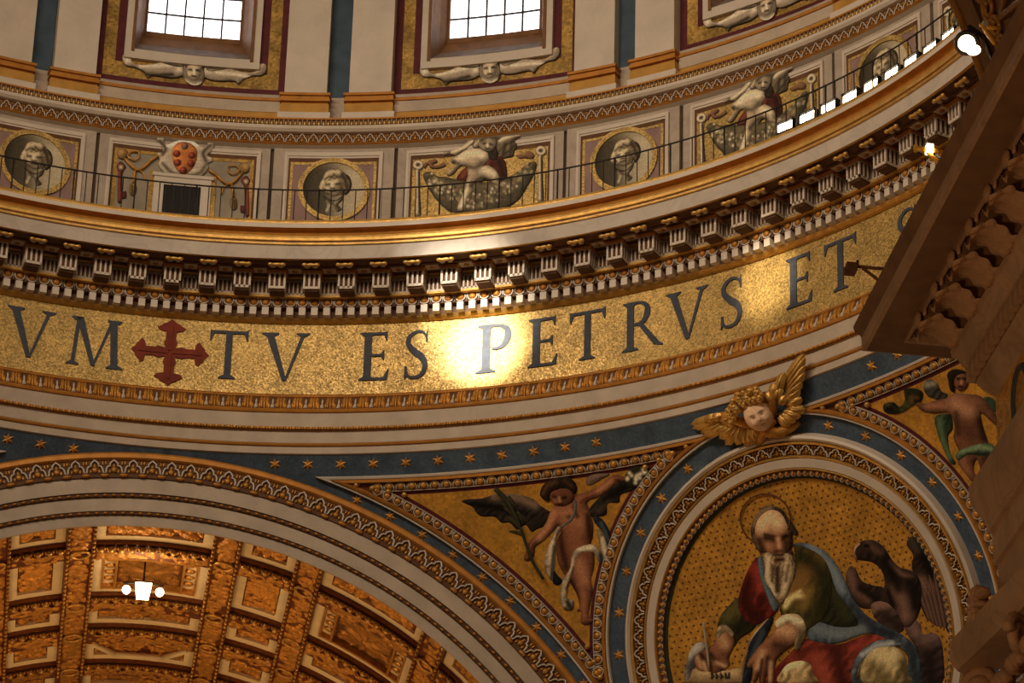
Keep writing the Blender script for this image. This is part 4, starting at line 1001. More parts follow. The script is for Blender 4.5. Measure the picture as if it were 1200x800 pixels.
vgrid(b, -42, 66, VY0, VY1, DEP+0.12, 0)
vault = b.build('ceiling', 'gilt_dark'); structure(vault, 'barrel vault with gilded coffers and reliefs beyond the great arch', 'ceiling')
def vbox(b, t0, t1, y0, y1, d0, d1, mi=0, st=1.5):
    """slab on the vault from depth d1 (back) to d0 (front)"""
    n = max(1, int(math.ceil((t1-t0)/st))); V = []; F = []
    for i in range(n+1):
        q = t0+(t1-t0)*i/n; V += [vp(q, y0, d0), vp(q, y1, d0), vp(q, y1, d1), vp(q, y0, d1)]
    for i in range(n):
        k = 4*i; F += [(k, k+4, k+5, k+1), (k+1, k+5, k+6, k+2), (k, k+3, k+7, k+4)]
    F += [(0, 1, 2, 3), (4*n+3, 4*n+2, 4*n+1, 4*n)]
    b.add(V, F, mi)
def relief_mesh(name, t0, t1, y0, y1, d, amp, seed, mt, parent, res=0.055, kind='scroll'):
    """carved and gilded ornament: bosses and scrolls raised from the coffer bed"""
    rs = np.random.RandomState(seed)
    W = R_(t1-t0)*RV; Hh = y1-y0; nx = max(6, int(W/res)); ny = max(6, int(Hh/res))
    X, Y = np.meshgrid(np.linspace(0, W, nx+1), np.linspace(0, Hh, ny+1)); Z = np.zeros_like(X)
    k = max(4, int(W*Hh*26))
    for i in range(k):
        cx, cy = rs.uniform(0, W), rs.uniform(0, Hh); r = rs.uniform(0.05, 0.13)
        if i % 2: cx, cy = W-cx, cy
        dd_ = np.hypot(X-cx, Y-cy)
        Z = np.maximum(Z, amp*np.sqrt(np.clip(1-(dd_/r)**2, 0, 1))*rs.uniform(0.6, 1.1))
    for i in range(max(2, k//3)):
        cx, cy = rs.uniform(0.1, W-0.1), rs.uniform(0.1, Hh-0.1); r = rs.uniform(0.08, 0.20)
        dd_ = np.abs(np.hypot(X-cx, Y-cy)-r); Z = np.maximum(Z, amp*0.8*np.exp(-(dd_/0.03)**2))
    if kind == 'rosette':
        dd_ = np.hypot(X-W/2, Y-Hh/2); an = np.arctan2(Y-Hh/2, X-W/2); R0 = min(W, Hh)*0.42
        Z = np.maximum(Z*0.8, amp*1.6*np.clip(1-dd_/R0, 0, 1)**0.5*(0.65+0.35*np.cos(6*an)))
    V = []
    for (x, y, z) in zip(X.ravel(), Y.ravel(), Z.ravel()): V.append(vp(t0+math.degrees(x/RV), y0+y, d+0.02-z))
    F = [(j*(nx+1)+i, j*(nx+1)+i+1, (j+1)*(nx+1)+i+1, (j+1)*(nx+1)+i) for j in range(ny) for i in range(nx)]
    q = MB(); q.add(V, F, 0, True); return q.build(name, mt, parent)
def vault_piece_M(t, y, dr, rot=0.0):
    """x along the curve, y outwards, z along -axis (towards the viewer side)"""
    a = R_(t); M = Matrix.Identity(4)
    x = Vector((math.cos(a), 0, -math.sin(a))); yv = Vector((math.sin(a), 0, math.cos(a))); z = x.cross(yv)
    for i in range(3): M[i][0] = x[i]; M[i][1] = yv[i]; M[i][2] = z[i]
    M.translation = vp(t, y, dr); return M @ Matrix.Rotation(rot, 4, 'Y') if rot else M
vegg = egg_piece(0.26, 0.27, 0.14, 'gilt', 'gilt_old', 'brown_paint')
b = MB(); b.ell((0, 0, 0), (0.05, 0.05, 0.06), 0, 6, 4); vbead = b.mesh('pearl', ['gilt'])
seed = 1
for (t0, t1, kind) in cols:
    if t1 < -24 or t0 > 62: continue
    near = t0 > -24
    for ri, (y0, y1, rk) in enumerate(rows_):
        if ri > 4 and t0 > 30: pass
        seed += 1; small = (ri > 4)
        b = MB(); ft, fy = 1.25, 0.30
        # recess walls and white border
        wl = [vp(t0, y0, 0), vp(t1, y0, 0), vp(t1, y1, 0), vp(t0, y1, 0)]
        vbox(b, t0, t0+ft, y0, y1, DEP-0.10, DEP+0.1, 0); vbox(b, t1-ft, t1, y0, y1, DEP-0.10, DEP+0.1, 0)
        vbox(b, t0+ft, t1-ft, y1-fy, y1, DEP-0.10, DEP+0.1, 0); vbox(b, t0+ft, t1-ft, y0, y0+fy, DEP-0.10, DEP+0.1, 0)
        cf = b.build('coffer', 'cream', vault)
        it0, it1, iy0, iy1 = t0+ft, t1-ft, y0+fy, y1-fy
        if rk == 'square' and kind == 'wide':
            b = MB()                                                      # inner gilt frame round a darker picture field
            sx0, sx1 = it0+1.9, it1-1.9
            vbox(b, it0, it0+0.25, iy0, iy1, DEP-0.16, DEP+0.1, 0); vbox(b, it1-0.25, it1, iy0, iy1, DEP-0.16, DEP+0.1, 0)
            vbox(b, sx0-0.3, sx0, iy0, iy1, DEP-0.16, DEP+0.1, 0); vbox(b, sx1, sx1+0.3, iy0, iy1, DEP-0.16, DEP+0.1, 0)
            vbox(b, it0, it1, iy1-0.12, iy1, DEP-0.15, DEP+0.1, 0); vbox(b, it0, it1, iy0, iy0+0.12, DEP-0.15, DEP+0.1, 0)
            b.build('inner_frame', 'gilt_old', cf)
            vb = MB(); vbox(vb, it0, sx0, iy0, iy1, DEP-0.02, DEP+0.1, 0); vbox(vb, sx1, it1, iy0, iy1, DEP-0.02, DEP+0.1, 0); vb.build('side_bed', 'cream', cf)
            vb = MB(); vbox(vb, sx0, sx1, iy0, iy1, DEP+0.02, DEP+0.1, 0); vb.build('picture_bed', 'brown_paint', cf)
            relief_mesh('relief', sx0+0.2, sx1-0.2, iy0+0.25, iy1-0.25, DEP+0.02, 0.12, seed, 'gilt_dark', cf, res=0.05, kind='rosette')
            for q in range(4):
                for tx in (it0+1.0, it1-1.0):
                    bb = MB(); M = vault_piece_M(tx, iy0+0.3+q*(iy1-iy0-0.4)/4, DEP-0.04)
                    bb.ell((0, 0, 0), (0.15, 0.05, 0.15), 0, 7, 4, M.to_3x3()); 
                    oo = bb.build('boss', 'gilt', cf); oo.location = M.translation
        else:
            vb = MB(); vbox(vb, it0, it1, iy0, iy1, DEP, DEP+0.1, 0); vb.build('coffer_bed', 'vault_red', cf)
            relief_mesh('relief', it0+0.15, it1-0.15, iy0+0.03, iy1-0.03, DEP, 0.14, seed, 'gilt_old', cf, res=0.045, kind='rosette' if kind == 'narrow' and rk == 'square' else 'scroll')
            if rk == 'lozenge' and kind == 'wide':
                b = MB(); tm_ = (t0+t1)/2; ym = y1-0.15
                for (ta_, ya, tb_, yb) in ((t0+0.7, y0+0.25, t0+4.0, ym-0.35), (t0+4.0, ym-0.35, t1-4.0, ym-0.35), (t1-4.0, ym-0.35, t1-0.7, y0+0.25)):
                    b.tube([vp(ta_, ya, DEP-0.15), vp(tb_, yb, DEP-0.15)], 0.09, 0, n=5)
                b.build('lozenge_bar', 'cream', cf)
        # far side of the recess carries eggs that face the viewer
        if ri < 4:
            n = max(3, int(R_(t1-t0)*RV/0.27)); 
            for i in range(n):
                tq = t0+(i+0.5)*(t1-t0)/n
                M = vault_piece_M(tq, y1+0.30, 0.02); put('egg', vegg, cf, M)
# gilded ribs: slabs between the columns and rows with running relief and pearls
tb = sorted([(c0, c1) for c0, c1, _ in cols if c1 > -26 and c0 < 63])
gaps = [(tb[i][1], tb[i+1][0]) for i in range(len(tb)-1)]
ys = [VY0]+[q for r0 in rows_ for q in (r0[0], r0[1])]+[VY1]
for (g0, g1) in gaps:
    b = MB(); vbox(b, g0, g0+0.45, VY0, VY1, -0.03, DEP+0.1, 0); vbox(b, g1-0.45, g1, VY0, VY1, -0.03, DEP+0.1, 0); vbox(b, g0, g1, VY0, VY1, 0.05, DEP+0.1, 0)
    rb = b.build('rib', 'vault_red', vault)
    seed += 1; relief_mesh('relief', g0+0.55, g1-0.55, VY0+0.1, 36.0, 0.05, 0.10, seed, 'gilt_old', rb, res=0.05)
    for gq in (g0+0.22, g1-0.22):
        y = VY0+0.1
        while y < 32: put('pearl', vbead, rb, Matrix.Translation(vp(gq, y, -0.05))); y += 0.30
    for y in (22.9, 26.7, 29.0, 31.7):                                    # rings where the cross ribs meet
        bb = MB(); M = vault_piece_M((g0+g1)/2, y, -0.02); bb.tube([(M @ Vector((0.25*math.cos(q), 0, 0.25*math.sin(q)))) for q in np.linspace(0, 2*math.pi, 14, endpoint=False)], 0.045, 0, n=5, closed=True)
        bb.build('ring', 'gilt', rb)
for i in range(len(rows_)-1):
    y0, y1 = rows_[i][1], rows_[i+1][0]
    for (c0, c1) in tb:
        b = MB(); vbox(b, c0, c1, y0, y0+0.32, 0.06, DEP+0.1, 0); vbox(b, c0, c1, y0+0.32, y1, 0.0, DEP+0.1, 0)
        cr = b.build('cross_rib', 'vault_red', vault)
        if i < 4:
            seed += 1; relief_mesh('relief', c0+0.2, c1-0.2, y0+0.36, y1-0.04, 0.0, 0.08, seed, 'gilt_old', cr, res=0.05)
for (c0, c1) in tb:
    b = MB(); vbox(b, c0, c1, VY0, 21.05, 0.0, DEP+0.1, 0); b.build('cross_rib', 'vault_red', vault)
# ------------------------------------------------------------------ mosaic figures on the pendentive
SM = sph_map()
RELIEF, GAIN = 0.25, 1.75
def figure(root, cf, sc, cell):
    def f(name, P, col, S=(), lift=0.05, h=0.06, hw=3.0, **k):
        return patch(name, root, SM, cf(P), col, cst(cf, S, sc), h=h, lift=lift+0.06, cell=k.pop('cell', cell), hw=hw, **k)
    return f
def strip(name, root, cf, P, r, material, lift=0.08, n=5, closed=False):
    uv = smooth_open(cf(P), 4) if not closed else smooth_closed(cf(P), 4)
    b = MB(); b.tube(SM(uv[:, 0], uv[:, 1], np.full(len(uv), lift)), r, 0, n=n, closed=closed); return b.build(name, material, root)
# ---- bearded man writing, with a dark bird
c6 = crop(790, 560, 3.3333); T_ = figure(tondo, c6, 3.333, 0.8)
SK, SKD, SKL = (132, 86, 54), (74, 44, 28), (190, 150, 106)
strip('halo', tondo, c6, ell2(362, 158, 98, 98, 24), 0.022, 'brown_paint', closed=True)
BR, BRD, BRL = (50, 37, 30), (20, 15, 13), (120, 88, 72)
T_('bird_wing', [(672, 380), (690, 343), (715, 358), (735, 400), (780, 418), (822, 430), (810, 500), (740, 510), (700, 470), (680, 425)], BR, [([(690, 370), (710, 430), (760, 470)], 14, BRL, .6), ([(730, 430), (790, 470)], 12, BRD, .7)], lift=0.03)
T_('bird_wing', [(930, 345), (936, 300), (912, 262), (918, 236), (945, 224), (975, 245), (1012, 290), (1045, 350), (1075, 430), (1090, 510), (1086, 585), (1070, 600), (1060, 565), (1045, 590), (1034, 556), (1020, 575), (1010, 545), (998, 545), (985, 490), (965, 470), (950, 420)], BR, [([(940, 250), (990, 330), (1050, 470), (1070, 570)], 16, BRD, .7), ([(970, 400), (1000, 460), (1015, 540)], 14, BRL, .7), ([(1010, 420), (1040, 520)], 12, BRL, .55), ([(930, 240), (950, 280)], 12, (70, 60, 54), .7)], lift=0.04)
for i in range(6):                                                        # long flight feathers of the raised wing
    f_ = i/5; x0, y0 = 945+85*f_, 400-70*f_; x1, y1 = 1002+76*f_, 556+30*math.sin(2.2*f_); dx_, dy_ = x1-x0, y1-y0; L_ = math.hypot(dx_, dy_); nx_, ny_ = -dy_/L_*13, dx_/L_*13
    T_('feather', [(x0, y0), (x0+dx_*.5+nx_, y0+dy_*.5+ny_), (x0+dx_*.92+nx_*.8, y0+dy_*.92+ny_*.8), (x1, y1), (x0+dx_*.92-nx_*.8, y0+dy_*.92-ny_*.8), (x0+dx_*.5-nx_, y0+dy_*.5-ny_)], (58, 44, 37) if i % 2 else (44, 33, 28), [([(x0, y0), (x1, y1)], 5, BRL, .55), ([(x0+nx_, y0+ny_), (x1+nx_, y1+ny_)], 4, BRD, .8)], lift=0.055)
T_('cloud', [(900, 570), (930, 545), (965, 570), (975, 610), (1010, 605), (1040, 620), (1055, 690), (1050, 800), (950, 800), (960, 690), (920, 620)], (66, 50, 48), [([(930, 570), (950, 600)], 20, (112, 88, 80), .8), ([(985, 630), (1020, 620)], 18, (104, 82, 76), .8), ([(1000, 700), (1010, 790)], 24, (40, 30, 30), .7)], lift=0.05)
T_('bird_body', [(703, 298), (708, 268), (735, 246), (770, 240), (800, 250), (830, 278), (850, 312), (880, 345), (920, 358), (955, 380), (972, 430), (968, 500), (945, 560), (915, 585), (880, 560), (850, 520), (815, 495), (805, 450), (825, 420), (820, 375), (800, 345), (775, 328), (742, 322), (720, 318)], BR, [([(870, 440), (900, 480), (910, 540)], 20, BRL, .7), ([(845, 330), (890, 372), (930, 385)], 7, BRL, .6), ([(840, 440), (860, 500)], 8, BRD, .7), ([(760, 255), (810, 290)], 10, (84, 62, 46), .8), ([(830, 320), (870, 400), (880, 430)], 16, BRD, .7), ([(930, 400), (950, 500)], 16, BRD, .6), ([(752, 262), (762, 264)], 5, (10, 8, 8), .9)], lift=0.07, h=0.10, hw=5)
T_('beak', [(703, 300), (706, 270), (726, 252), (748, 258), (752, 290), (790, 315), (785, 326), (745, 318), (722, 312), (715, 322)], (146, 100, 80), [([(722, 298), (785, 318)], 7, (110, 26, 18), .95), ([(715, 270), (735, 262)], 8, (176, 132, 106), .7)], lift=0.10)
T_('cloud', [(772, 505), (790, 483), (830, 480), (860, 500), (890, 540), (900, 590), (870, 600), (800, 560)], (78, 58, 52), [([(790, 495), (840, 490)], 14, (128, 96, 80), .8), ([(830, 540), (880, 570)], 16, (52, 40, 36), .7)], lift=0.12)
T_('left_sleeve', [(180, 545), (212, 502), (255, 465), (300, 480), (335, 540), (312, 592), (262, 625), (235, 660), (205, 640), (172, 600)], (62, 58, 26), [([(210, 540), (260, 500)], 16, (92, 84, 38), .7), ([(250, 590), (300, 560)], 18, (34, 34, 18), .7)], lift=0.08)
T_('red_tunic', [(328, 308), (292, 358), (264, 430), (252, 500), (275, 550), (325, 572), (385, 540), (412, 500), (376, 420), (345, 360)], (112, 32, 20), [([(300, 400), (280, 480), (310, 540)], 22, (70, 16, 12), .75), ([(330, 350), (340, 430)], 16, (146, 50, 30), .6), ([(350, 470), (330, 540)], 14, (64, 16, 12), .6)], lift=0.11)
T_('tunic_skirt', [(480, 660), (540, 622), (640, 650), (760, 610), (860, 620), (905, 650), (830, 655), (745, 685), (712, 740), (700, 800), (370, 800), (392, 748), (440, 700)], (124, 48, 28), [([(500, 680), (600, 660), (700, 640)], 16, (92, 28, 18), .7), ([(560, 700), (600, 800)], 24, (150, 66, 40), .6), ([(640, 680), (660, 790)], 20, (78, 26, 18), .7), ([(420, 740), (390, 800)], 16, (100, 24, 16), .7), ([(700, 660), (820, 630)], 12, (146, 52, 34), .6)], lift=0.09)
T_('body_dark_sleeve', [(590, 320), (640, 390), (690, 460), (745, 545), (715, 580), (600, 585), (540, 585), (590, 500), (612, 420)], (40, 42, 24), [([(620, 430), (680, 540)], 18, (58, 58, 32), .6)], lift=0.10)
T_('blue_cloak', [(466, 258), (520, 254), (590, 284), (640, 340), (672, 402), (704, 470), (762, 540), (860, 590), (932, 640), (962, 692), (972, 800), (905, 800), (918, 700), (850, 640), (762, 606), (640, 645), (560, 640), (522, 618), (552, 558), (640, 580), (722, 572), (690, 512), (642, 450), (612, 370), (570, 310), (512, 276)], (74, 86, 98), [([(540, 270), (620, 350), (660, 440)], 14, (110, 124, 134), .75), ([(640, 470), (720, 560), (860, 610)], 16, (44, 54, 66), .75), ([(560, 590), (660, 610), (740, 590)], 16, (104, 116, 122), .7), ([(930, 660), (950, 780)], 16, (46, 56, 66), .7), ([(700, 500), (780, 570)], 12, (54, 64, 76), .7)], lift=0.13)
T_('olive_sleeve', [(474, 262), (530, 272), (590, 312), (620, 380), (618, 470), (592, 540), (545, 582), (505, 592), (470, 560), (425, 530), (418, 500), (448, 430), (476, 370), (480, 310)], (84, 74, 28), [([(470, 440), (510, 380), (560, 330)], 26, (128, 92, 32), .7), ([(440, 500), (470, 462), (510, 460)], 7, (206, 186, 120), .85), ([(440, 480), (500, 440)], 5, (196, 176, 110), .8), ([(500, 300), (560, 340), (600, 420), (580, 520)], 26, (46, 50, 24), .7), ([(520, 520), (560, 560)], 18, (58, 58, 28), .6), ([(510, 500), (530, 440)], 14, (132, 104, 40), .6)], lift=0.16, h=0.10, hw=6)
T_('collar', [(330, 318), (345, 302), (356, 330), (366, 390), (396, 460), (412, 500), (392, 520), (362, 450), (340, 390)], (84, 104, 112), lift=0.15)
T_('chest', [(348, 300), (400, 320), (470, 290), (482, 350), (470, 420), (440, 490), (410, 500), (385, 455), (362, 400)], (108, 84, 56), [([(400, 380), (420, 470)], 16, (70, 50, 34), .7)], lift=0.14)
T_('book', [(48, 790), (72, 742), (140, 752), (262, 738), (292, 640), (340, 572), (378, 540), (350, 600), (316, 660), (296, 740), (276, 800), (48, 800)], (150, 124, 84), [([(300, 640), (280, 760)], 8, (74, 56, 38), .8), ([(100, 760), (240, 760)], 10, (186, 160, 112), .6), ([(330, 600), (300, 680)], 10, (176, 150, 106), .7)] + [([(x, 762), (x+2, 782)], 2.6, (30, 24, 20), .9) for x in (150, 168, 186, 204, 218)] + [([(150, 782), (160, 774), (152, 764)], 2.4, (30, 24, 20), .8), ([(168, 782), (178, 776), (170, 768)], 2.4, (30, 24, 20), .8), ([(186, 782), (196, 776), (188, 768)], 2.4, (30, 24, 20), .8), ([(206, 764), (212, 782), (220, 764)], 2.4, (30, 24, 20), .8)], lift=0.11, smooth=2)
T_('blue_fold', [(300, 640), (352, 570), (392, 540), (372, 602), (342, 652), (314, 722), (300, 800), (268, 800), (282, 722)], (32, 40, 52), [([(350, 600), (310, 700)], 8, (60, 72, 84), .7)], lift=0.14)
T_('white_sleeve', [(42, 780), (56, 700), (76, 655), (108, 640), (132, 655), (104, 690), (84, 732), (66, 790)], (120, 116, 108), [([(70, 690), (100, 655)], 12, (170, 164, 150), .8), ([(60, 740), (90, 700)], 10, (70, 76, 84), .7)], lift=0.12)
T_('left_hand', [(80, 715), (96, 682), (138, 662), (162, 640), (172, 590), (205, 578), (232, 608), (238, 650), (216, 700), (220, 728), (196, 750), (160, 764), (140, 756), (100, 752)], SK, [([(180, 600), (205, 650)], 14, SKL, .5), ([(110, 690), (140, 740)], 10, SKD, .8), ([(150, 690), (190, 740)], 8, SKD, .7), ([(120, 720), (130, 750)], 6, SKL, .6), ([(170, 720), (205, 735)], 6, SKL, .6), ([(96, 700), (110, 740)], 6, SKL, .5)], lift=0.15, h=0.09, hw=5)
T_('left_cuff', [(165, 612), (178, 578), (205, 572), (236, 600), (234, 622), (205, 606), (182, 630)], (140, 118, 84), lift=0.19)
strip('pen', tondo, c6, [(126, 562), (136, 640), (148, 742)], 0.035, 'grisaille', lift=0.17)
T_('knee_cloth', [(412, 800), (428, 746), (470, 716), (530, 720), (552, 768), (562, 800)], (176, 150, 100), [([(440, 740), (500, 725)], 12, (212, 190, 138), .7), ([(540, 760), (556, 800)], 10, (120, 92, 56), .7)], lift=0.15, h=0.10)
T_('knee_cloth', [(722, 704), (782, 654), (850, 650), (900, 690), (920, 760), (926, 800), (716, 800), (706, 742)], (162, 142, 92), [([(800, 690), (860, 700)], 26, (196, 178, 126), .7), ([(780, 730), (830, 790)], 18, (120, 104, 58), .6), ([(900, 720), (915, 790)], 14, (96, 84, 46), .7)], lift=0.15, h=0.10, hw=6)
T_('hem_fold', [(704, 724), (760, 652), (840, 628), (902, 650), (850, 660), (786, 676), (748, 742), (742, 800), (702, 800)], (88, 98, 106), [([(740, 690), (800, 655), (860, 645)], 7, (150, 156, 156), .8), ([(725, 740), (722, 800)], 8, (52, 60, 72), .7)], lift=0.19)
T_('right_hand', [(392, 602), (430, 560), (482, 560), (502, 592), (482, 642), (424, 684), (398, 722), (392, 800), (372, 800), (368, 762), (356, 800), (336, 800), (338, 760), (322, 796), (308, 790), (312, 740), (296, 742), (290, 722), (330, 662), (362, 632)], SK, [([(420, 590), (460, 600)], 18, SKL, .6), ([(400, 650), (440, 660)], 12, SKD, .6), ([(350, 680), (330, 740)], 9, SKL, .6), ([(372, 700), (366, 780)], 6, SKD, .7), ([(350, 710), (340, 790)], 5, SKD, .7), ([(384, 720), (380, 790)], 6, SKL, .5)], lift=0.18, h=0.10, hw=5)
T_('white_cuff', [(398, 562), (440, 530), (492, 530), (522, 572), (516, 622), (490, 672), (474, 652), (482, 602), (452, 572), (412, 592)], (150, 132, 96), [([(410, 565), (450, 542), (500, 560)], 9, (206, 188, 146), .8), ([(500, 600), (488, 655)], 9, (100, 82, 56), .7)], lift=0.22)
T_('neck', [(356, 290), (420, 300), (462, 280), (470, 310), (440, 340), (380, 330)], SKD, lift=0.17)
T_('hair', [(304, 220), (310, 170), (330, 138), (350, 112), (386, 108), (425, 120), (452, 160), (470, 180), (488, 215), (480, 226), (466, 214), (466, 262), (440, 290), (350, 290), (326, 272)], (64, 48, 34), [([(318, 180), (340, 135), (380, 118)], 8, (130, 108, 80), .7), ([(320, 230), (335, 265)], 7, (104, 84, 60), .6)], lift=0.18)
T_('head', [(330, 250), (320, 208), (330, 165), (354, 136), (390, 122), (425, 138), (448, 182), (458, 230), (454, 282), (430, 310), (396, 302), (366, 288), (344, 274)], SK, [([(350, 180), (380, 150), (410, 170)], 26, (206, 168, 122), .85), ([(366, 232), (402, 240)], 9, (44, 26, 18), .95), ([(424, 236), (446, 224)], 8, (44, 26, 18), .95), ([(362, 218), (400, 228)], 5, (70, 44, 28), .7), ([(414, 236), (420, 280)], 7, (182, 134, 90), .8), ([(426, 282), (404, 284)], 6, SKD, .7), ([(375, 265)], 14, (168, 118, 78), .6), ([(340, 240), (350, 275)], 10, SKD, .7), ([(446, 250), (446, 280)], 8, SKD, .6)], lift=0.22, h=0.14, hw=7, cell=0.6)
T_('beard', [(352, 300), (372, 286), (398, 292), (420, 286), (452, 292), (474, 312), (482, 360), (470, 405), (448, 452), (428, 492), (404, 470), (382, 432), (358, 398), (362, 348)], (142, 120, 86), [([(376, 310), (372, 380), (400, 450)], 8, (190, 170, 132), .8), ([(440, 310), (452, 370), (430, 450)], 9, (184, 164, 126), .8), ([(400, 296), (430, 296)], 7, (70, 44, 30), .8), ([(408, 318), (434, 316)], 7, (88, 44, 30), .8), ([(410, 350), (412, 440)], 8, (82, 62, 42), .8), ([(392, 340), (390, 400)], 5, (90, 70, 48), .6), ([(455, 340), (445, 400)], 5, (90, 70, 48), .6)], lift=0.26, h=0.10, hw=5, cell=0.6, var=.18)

# ---- winged child with palm branch
c7 = crop(530, 540, 4.0); Pf = figure(spl, c7, 4.0, 0.7)
WG, WGD, WGL = (46, 40, 34), (20, 18, 16), (122, 98, 80)
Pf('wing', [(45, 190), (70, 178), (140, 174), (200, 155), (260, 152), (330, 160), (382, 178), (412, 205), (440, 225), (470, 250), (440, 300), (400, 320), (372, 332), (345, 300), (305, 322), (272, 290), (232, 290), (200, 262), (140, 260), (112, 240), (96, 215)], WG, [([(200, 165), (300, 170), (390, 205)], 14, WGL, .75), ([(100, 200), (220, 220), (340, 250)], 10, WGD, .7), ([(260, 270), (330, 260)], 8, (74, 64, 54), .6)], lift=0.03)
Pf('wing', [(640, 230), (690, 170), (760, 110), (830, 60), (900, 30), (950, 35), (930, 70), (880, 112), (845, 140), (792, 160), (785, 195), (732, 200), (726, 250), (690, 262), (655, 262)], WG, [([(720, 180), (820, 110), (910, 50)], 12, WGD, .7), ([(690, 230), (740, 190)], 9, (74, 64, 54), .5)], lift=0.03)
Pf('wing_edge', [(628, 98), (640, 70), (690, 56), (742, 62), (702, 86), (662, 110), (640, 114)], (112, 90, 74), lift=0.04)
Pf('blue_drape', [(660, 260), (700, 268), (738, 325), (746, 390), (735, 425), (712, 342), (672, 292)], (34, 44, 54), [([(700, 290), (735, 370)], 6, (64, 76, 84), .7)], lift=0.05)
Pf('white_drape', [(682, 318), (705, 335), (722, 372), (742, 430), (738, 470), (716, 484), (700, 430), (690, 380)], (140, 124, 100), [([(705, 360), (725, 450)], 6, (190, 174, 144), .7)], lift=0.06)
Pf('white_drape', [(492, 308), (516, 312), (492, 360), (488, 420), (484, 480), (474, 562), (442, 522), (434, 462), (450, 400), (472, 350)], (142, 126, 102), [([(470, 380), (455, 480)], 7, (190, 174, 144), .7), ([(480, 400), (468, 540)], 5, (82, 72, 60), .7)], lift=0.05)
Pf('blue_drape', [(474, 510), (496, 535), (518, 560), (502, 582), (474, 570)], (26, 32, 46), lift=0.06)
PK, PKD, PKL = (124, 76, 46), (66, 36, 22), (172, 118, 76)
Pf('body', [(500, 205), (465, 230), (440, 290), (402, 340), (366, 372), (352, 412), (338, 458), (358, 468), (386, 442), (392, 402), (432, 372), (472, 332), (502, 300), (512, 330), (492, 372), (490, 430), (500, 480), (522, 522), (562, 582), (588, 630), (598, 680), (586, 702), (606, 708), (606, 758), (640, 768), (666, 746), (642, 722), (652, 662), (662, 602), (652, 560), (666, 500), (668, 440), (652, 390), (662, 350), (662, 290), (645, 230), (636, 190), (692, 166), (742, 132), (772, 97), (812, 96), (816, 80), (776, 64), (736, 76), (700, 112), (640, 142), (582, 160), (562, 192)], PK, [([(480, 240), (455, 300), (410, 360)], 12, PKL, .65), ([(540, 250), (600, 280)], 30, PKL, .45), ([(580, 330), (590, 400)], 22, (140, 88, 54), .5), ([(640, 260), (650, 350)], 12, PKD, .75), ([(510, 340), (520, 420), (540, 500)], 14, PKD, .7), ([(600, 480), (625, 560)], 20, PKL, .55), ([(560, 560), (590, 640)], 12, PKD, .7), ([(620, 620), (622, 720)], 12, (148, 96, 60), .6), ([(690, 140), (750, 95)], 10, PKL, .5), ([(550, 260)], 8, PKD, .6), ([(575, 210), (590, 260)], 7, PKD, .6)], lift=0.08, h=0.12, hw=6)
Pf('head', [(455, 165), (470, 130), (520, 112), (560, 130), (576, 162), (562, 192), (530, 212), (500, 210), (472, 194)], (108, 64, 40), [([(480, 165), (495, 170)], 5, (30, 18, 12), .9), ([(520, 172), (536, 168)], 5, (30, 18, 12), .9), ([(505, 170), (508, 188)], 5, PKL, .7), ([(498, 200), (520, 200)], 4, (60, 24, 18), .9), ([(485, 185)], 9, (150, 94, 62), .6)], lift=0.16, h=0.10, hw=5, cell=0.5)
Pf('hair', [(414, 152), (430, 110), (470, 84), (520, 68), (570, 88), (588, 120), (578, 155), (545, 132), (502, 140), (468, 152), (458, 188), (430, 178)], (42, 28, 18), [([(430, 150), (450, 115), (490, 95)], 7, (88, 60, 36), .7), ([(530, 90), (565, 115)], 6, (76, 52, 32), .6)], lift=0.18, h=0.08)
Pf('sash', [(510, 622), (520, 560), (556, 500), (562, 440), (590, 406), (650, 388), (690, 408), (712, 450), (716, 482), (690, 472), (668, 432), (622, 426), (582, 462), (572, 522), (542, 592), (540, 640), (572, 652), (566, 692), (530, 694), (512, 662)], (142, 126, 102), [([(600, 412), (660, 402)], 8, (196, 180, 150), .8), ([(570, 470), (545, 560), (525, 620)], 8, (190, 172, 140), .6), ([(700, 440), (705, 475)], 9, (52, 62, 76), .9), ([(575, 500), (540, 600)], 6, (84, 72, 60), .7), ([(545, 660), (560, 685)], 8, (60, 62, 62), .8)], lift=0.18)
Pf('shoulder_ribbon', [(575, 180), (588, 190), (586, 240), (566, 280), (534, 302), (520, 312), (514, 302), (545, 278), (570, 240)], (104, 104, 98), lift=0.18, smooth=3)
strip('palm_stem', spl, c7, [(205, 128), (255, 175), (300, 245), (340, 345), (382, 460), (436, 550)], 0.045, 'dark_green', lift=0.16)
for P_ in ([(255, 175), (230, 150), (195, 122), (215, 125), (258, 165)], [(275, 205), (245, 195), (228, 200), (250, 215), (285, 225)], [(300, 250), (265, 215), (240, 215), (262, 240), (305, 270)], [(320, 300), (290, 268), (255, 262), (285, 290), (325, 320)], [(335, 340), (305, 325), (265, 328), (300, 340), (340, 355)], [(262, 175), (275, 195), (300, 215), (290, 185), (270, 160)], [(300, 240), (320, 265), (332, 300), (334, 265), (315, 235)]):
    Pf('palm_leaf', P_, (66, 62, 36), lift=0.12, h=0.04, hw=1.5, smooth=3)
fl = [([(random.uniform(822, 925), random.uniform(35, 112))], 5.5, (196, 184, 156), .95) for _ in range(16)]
Pf('flowers', [(812, 70), (838, 32), (880, 24), (918, 32), (935, 60), (905, 100), (845, 122), (818, 104)], (44, 44, 26), fl, lift=0.16, var=.3)

